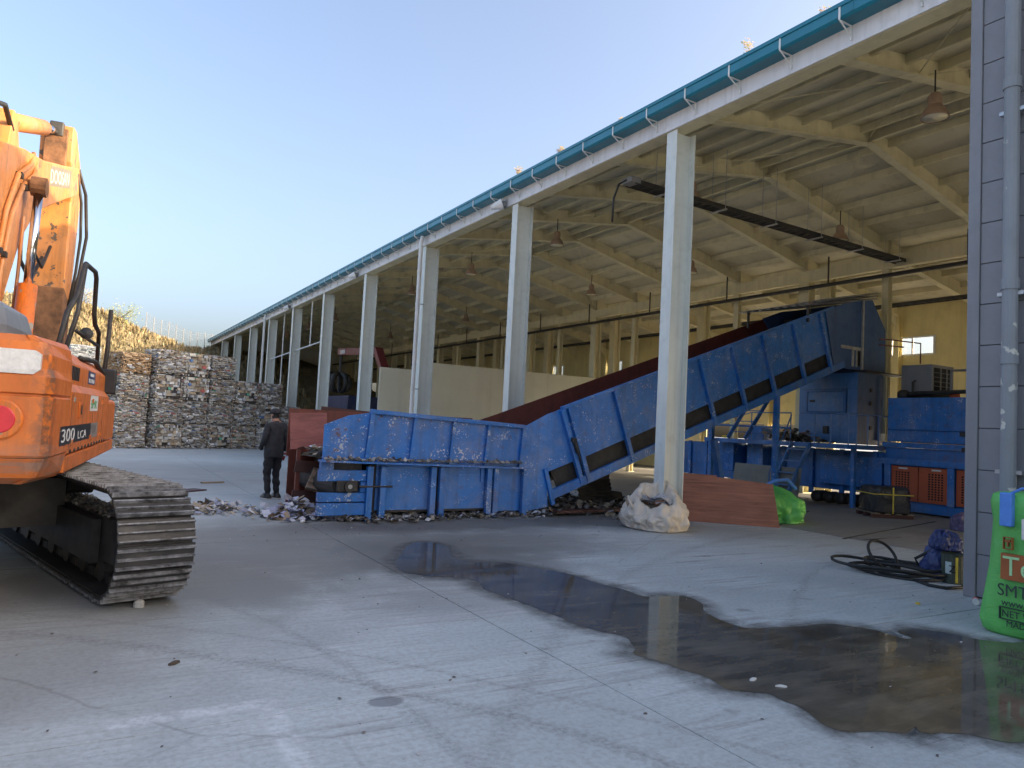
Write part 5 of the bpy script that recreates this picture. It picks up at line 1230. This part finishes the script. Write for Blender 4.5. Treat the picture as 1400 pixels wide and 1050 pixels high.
tag(m.build('hose_coil', M_rubber, smooth=True), 'black rubber hose lying in loose coils beside the grey corner', 'hose')
cn = thing('paint_can', 'dark metal pail with yellow stripe standing by the grey corner', 'pail', (9.22,5.0,0))
MB().lathe([(.135,0),(.14,.01),(.14,.33),(.147,.335),(.147,.345),(.14,.35),(.13,.34),(.0,.335)], 24).build('pail_body', M_can, cn)
m = MB()
for a0 in (-2.45,): m.add([(.1415*math.cos(a0+d), .1415*math.sin(a0+d), z) for d in (-.1,0,.1) for z in (.02,.32)], [(0,2,3,1),(2,4,5,3)])
m.build('yellow_stripe', M_yellow, cn, recalc=False)
text('Z', .12, M_black, cn, frame_m((-.155,-.02,.14), (.25,-1,0), (0,0,1)), 'lettering', .002)
m = MB(); m.add([(.1413*math.cos(a), .1413*math.sin(a), z) for a in (-3.35,-3.1,-2.85) for z in (.12,.26)], [(0,2,3,1),(2,4,5,3)]); m.build('label', plain('pale_label', (.4,.47,.45), .5), cn, recalc=False)
o = sack('blue_tarp', M_tarp, .26, .40, 21, False); o.location = (9.48,5.22,0.0); tag(o, 'crumpled dark blue tarp heaped behind the pail', 'tarp')
o = sack('blue_tarp', M_tarp, .17, .22, 33, False); o.location = (9.38,5.2,.36); tag(o, 'small bundle of blue tarp lying over the pail', 'tarp')
o = sack('purple_bundle', plain('purple_cloth', (.12,.10,.20), .6, 0, .5, 9), .24, .35, 41, False); o.location = (15.2,8.05,0); tag(o, 'small purple bundle on the shed floor before the orange doors', 'bundle')
# floor hatch lines inside
m = MB(); m.bar((11.2,7.9,.008),(16.2,9.2,.008),.05,.006); m.bar((11.4,9.4,.008),(14.6,11.2,.008),.03,.006); m.bar((12.6,7.75,.008),(11.5,7.72,.008),.04,.006)
o = m.build('floor_seam', M_joint, shed_floor)
# ---- green bulk bag with print at the right edge (face toward -X)
gb = thing('printed_bulk_bag', 'upright bright green bulk bag with brown printed panel beside the grey wall', 'bulk bag', (7.60,3.13,0), 0)
rings = []
for z, s in ((0.0,.93),(.03,1.0),(.12,1.05),(.35,1.03),(.6,.99),(.85,.97),(1.0,.95),(1.08,.97),(1.16,.98),(1.23,.95),(1.25,.88)):
    ring = []
    for i in range(56):
        a = 6.2832*i/56; q = (math.cos(a), math.sin(a)); k = 1/(abs(q[0])**7+abs(q[1])**7)**(1/7)*.5*s
        lx = q[0]*k; ly = q[1]*k*.98; w = .012*noise.noise((q[0]*4, q[1]*4, z*7))+.014*noise.noise((q[0]*9, q[1]*9, z*3))
        if z < .5: ly *= 1+.10*(1-z/.5)
        ring.append((lx*(1+w), ly*(1+w), z))
    rings.append(ring)
m = MB(); m.loft(rings); bag = m.build('bag_body', M_green, gb, smooth=True)
def bx(y, z): return (-.548+.022*abs(z-.2)+.0 if False else -.545, y-3.13, z)
fx = -.54
MB().box(fx-.008, fx+.06, .215, .315, .96, 1.255).build('blue_strap', M_bagblue, gb, bevel=.01)
MB().box(fx-.004, fx+.06, -.1, .14, .86, 1.04).build('document_pouch', M_sticker, gb, bevel=.01)
m = MB(); m.tube([(fx+.05,.26,1.24),(fx+.03,.15,1.30),(fx+.02,.0,1.32),(fx+.03,-.15,1.30)], .012, 6); m.build('lifting_loop', M_bagblue, gb)
pb = MB().box(fx-.003, fx+.05, -.45, .30, .50, .725).build('brown_panel', M_brown, gb)
def ptext(s, size, y, z, mat, xs=1.0, bold=0): return text(s, size, mat, gb, frame_m((fx-.006, y, z), (0,-1,0), (0,0,1)), 'lettering', .002, xs, bold)
ptext('Tex', .24, .285, .54, M_pgreen, .95)
ptext('SMTK', .15, .325, .358, M_printdark, .9); ptext('www.tk', .085, .29, .275, M_printdark, .95); ptext('NET W.', .085, .285, .18, M_printdark, .9); ptext('MADE', .075, .25, .10, M_printdark, .95)
m = MB(); yy0, yy1, z0, z1 = .31, -.3, .155, .262
for a in ((yy1,yy0,z0,z0+.006),(yy1,yy0,z1-.006,z1),(yy0-.006,yy0,z0,z1)): m.box(fx-.004, fx+.02, a[0], a[1], a[2], a[3])
m.build('print_frame', M_printdark, gb)
m = MB()
for a in ((.21,.285,.76,.766),(.21,.285,.862,.868),(.21,.216,.766,.862),(.279,.285,.766,.862),(.243,.252,.785,.83),(.225,.27,.825,.845)): m.box(fx-.004, fx+.03, a[0], a[1], a[2], a[3])
m.build('handling_mark', M_brown, gb)

# ================================================================== BACKGROUND INSIDE THE SHED
gl = thing('grapple_crane', 'red grapple crane boom with hanging claw deep inside the shed', 'crane', (12.2,31.0,0), 0)
red = paint('crane_red', (.17,.025,.025), .45, (.08,.03,.03), .4, 2)
MB().bar((-1.2,5.5,4.95),(-1.2,-.2,4.62),.28,.34).build('boom', red, gl, bevel=.02)
MB().bar((-1.2,-.1,4.7),(-1.2,-1.2,3.6),.3,.36,(1,0,0)).build('mast', red, gl, bevel=.02)
MB().bar((-1.2,-1.2,3.7),(-1.2,-1.3,1.2),.36,.4,(1,0,0)).build('column', red, gl, bevel=.02)
MB().box(-1.9, -.5, -3.4, .2, .5, 1.25).build('chassis', M_chassis, gl, bevel=.03)
for x in (-1.9, -.75):
    for y in (-2.8, -.5): MB().lathe([(.2,0),(.45,.02),(.45,.33),(.2,.35)], 20, (x, y, .45), axis='x').build('wheel', M_rubber, gl, smooth=True)
MB().box(-1.36, -1.34, 4.2, 5.0, 4.78, 4.98).build('sign_plate', M_sheet, gl)
MB().tube([(-1.2,5.3,4.8),(-1.2,5.3,3.9)], .08, 8).build('rotator', M_chassis, gl)
for i in range(5):
    a = 6.2832*i/5; d = Vector((math.cos(a), math.sin(a), 0)); c = Vector((-1.2,5.3,0))
    m = MB(); m.tube([c+d*.12+Vector((0,0,3.85)), c+d*.45+Vector((0,0,3.7)), c+d*.58+Vector((0,0,3.35)), c+d*.4+Vector((0,0,3.0)), c+d*.1+Vector((0,0,2.88))], [.09,.12,.13,.1,.03], 8); m.build('claw', M_chassis, gl, smooth=True)
m = MB(); m.prism([(0,0),(3.4,0),(3.9,1.15),(-.4,1.15)], YZ, 0, 1.8); o = m.build('skip_container', paint('skip_navy', (.02,.03,.09), .5), bevel=.02); o.location = (10.3,32.9,.0); o.scale = (1,1,2.3); tag(o, 'dark navy steel skip standing behind the far columns', 'skip')
# small machinery glimpsed over the hopper
o = thing('engine_hoist', 'dark low machine with an orange cover behind the hopper rim', 'machine', (6.9,17.3,0), R(8))
MB().box(-.9, 1.2, -.4, .4, .3, 1.38).build('frame', M_chassis, o, bevel=.03); MB().prism([(.1,1.39),(1.1,1.39),(1.0,1.66),(.25,1.68)], XZ, -.35, .35).build('cover', M_orgdoor, o, bevel=.03)
MB().tube([(-.55,0,1.38),(-.55,0,1.85)], .05, 10).build('stack_pipe', M_yellow, o)
for x in (-.7, .9): MB().lathe([(.12,-.08),(.3,-.06),(.3,.06),(.12,.08)], 16, (x,-.45,.3), axis='y').build('wheel', M_rubber, o)
MB().box(-1.0, .1, -.3, .3, 1.39, 1.58).build('tool_tray', M_darksteel, o, bevel=.02)

# ================================================================== TREES AND FENCE ON THE HILL
def tree(x, y, z, h, rad, n, cols, label, seed, sparse=1.0):
    rn = random.Random(seed); t = thing('tree', label, 'tree', (x, y, z)); m = MB()
    m.tube([(0,0,-.3),(.05,.02,h*.3),(-.04,.05,h*.6),(0,0,h*.9)], [h*.025,h*.02,h*.012,h*.004], 8); tips = []
    for i in range(14):
        a = rn.uniform(0,6.28); z0 = h*rn.uniform(.3,.85); l = rad*rn.uniform(.6,1.1)*(1.1-z0/h*.5); e = Vector((math.cos(a)*l, math.sin(a)*l, z0+l*rn.uniform(.3,.8)))
        b = Vector((0,0,z0)); mid_ = b.lerp(e,.5)+Vector((rn.uniform(-.1,.1),rn.uniform(-.1,.1),-.05*l)); m.tube([b, mid_, e], [h*.009,h*.006,h*.002], 5); tips += [mid_, e, e]
        for q in range(3):
            e2 = mid_.lerp(e,rn.uniform(.2,.9))+Vector((rn.uniform(-.5,.5),rn.uniform(-.5,.5),rn.uniform(0,.5)))*rad*.5; m.tube([mid_, e2], [h*.003,h*.0012], 4); tips.append(e2)
    m.build('trunk', M_bark, t, smooth=True)
    v = []; f = []; cc = []
    for k in range(n):
        c = rn.choice(tips); p = c+Vector((rn.gauss(0,1),rn.gauss(0,1),rn.gauss(0,.8)))*rad*.22; s = rn.uniform(.05,.11)*rad*.5; col = rn.choice(cols); kk = rn.uniform(.7,1.2)
        a = Vector((rn.gauss(0,1),rn.gauss(0,1),rn.gauss(0,1))).normalized(); b = a.orthogonal().normalized(); i0 = len(v)
        v += [tuple(p-a*s), tuple(p+b*s*.6), tuple(p+a*s), tuple(p-b*s*.6)]; f.append((i0,i0+1,i0+2,i0+3)); cc.append(tuple(q*kk for q in col))
    me = bpy.data.meshes.new('crown'); me.from_pydata(v, [], f); face_attr(me, cc); me.materials.append(M_leaf); link('crown', me, t)
tree(-4.6,47,hill_h(-4.6,47)-.1,8.0,2.6,1800,[(.22,.17,.06),(.3,.2,.07),(.16,.15,.05),(.36,.25,.1)],'sparse autumn tree behind the excavator boom', 3)
for i, (x, y, h, lab) in enumerate(((1.9,61,1.9,'small green shrub on the hill crest above the excavator rail'),(-.6,62,1.4,'low yellowish shrub on the hill crest by the excavator stick'),(-3.2,60,1.6,'low brown shrub on the hill crest left of the excavator stick'))):
    tree(x, y, hill_h(x,y)-.2, h, h*.6, 700, [(.16,.2,.05),(.26,.24,.07),(.12,.16,.04)] if i == 0 else [(.3,.24,.09),(.38,.28,.12),(.2,.18,.06)], lab, 20+i)
fc = thing('mesh_fence', 'thin wire mesh fence along the hill crest left of the shed roof', 'fence', (0,0,0))
fpts = [(3.6+.55*i, 63+.12*i) for i in range(12)]
for x, y in fpts: MB().tube([(x,y,hill_h(x,y)-.4),(x,y,hill_h(x,y)+1.5)], .03, 5).build('post', M_coolgrey, fc)
m = MB()
for (a, b) in zip(fpts[:-1], fpts[1:]):
    za, zb = hill_h(*a), hill_h(*b)
    for q in range(8): m.tube([(a[0],a[1],za+.1+q*.19),(b[0],b[1],zb+.1+q*.19)], .007, 4)
    for q in range(1, 4):
        t_ = q/4; m.tube([(a[0]+(b[0]-a[0])*t_, a[1]+(b[1]-a[1])*t_, za+(zb-za)*t_), (a[0]+(b[0]-a[0])*t_, a[1]+(b[1]-a[1])*t_, za+(zb-za)*t_+1.45)], .006, 4)
m.build('wire_mesh', M_coolgrey, fc)
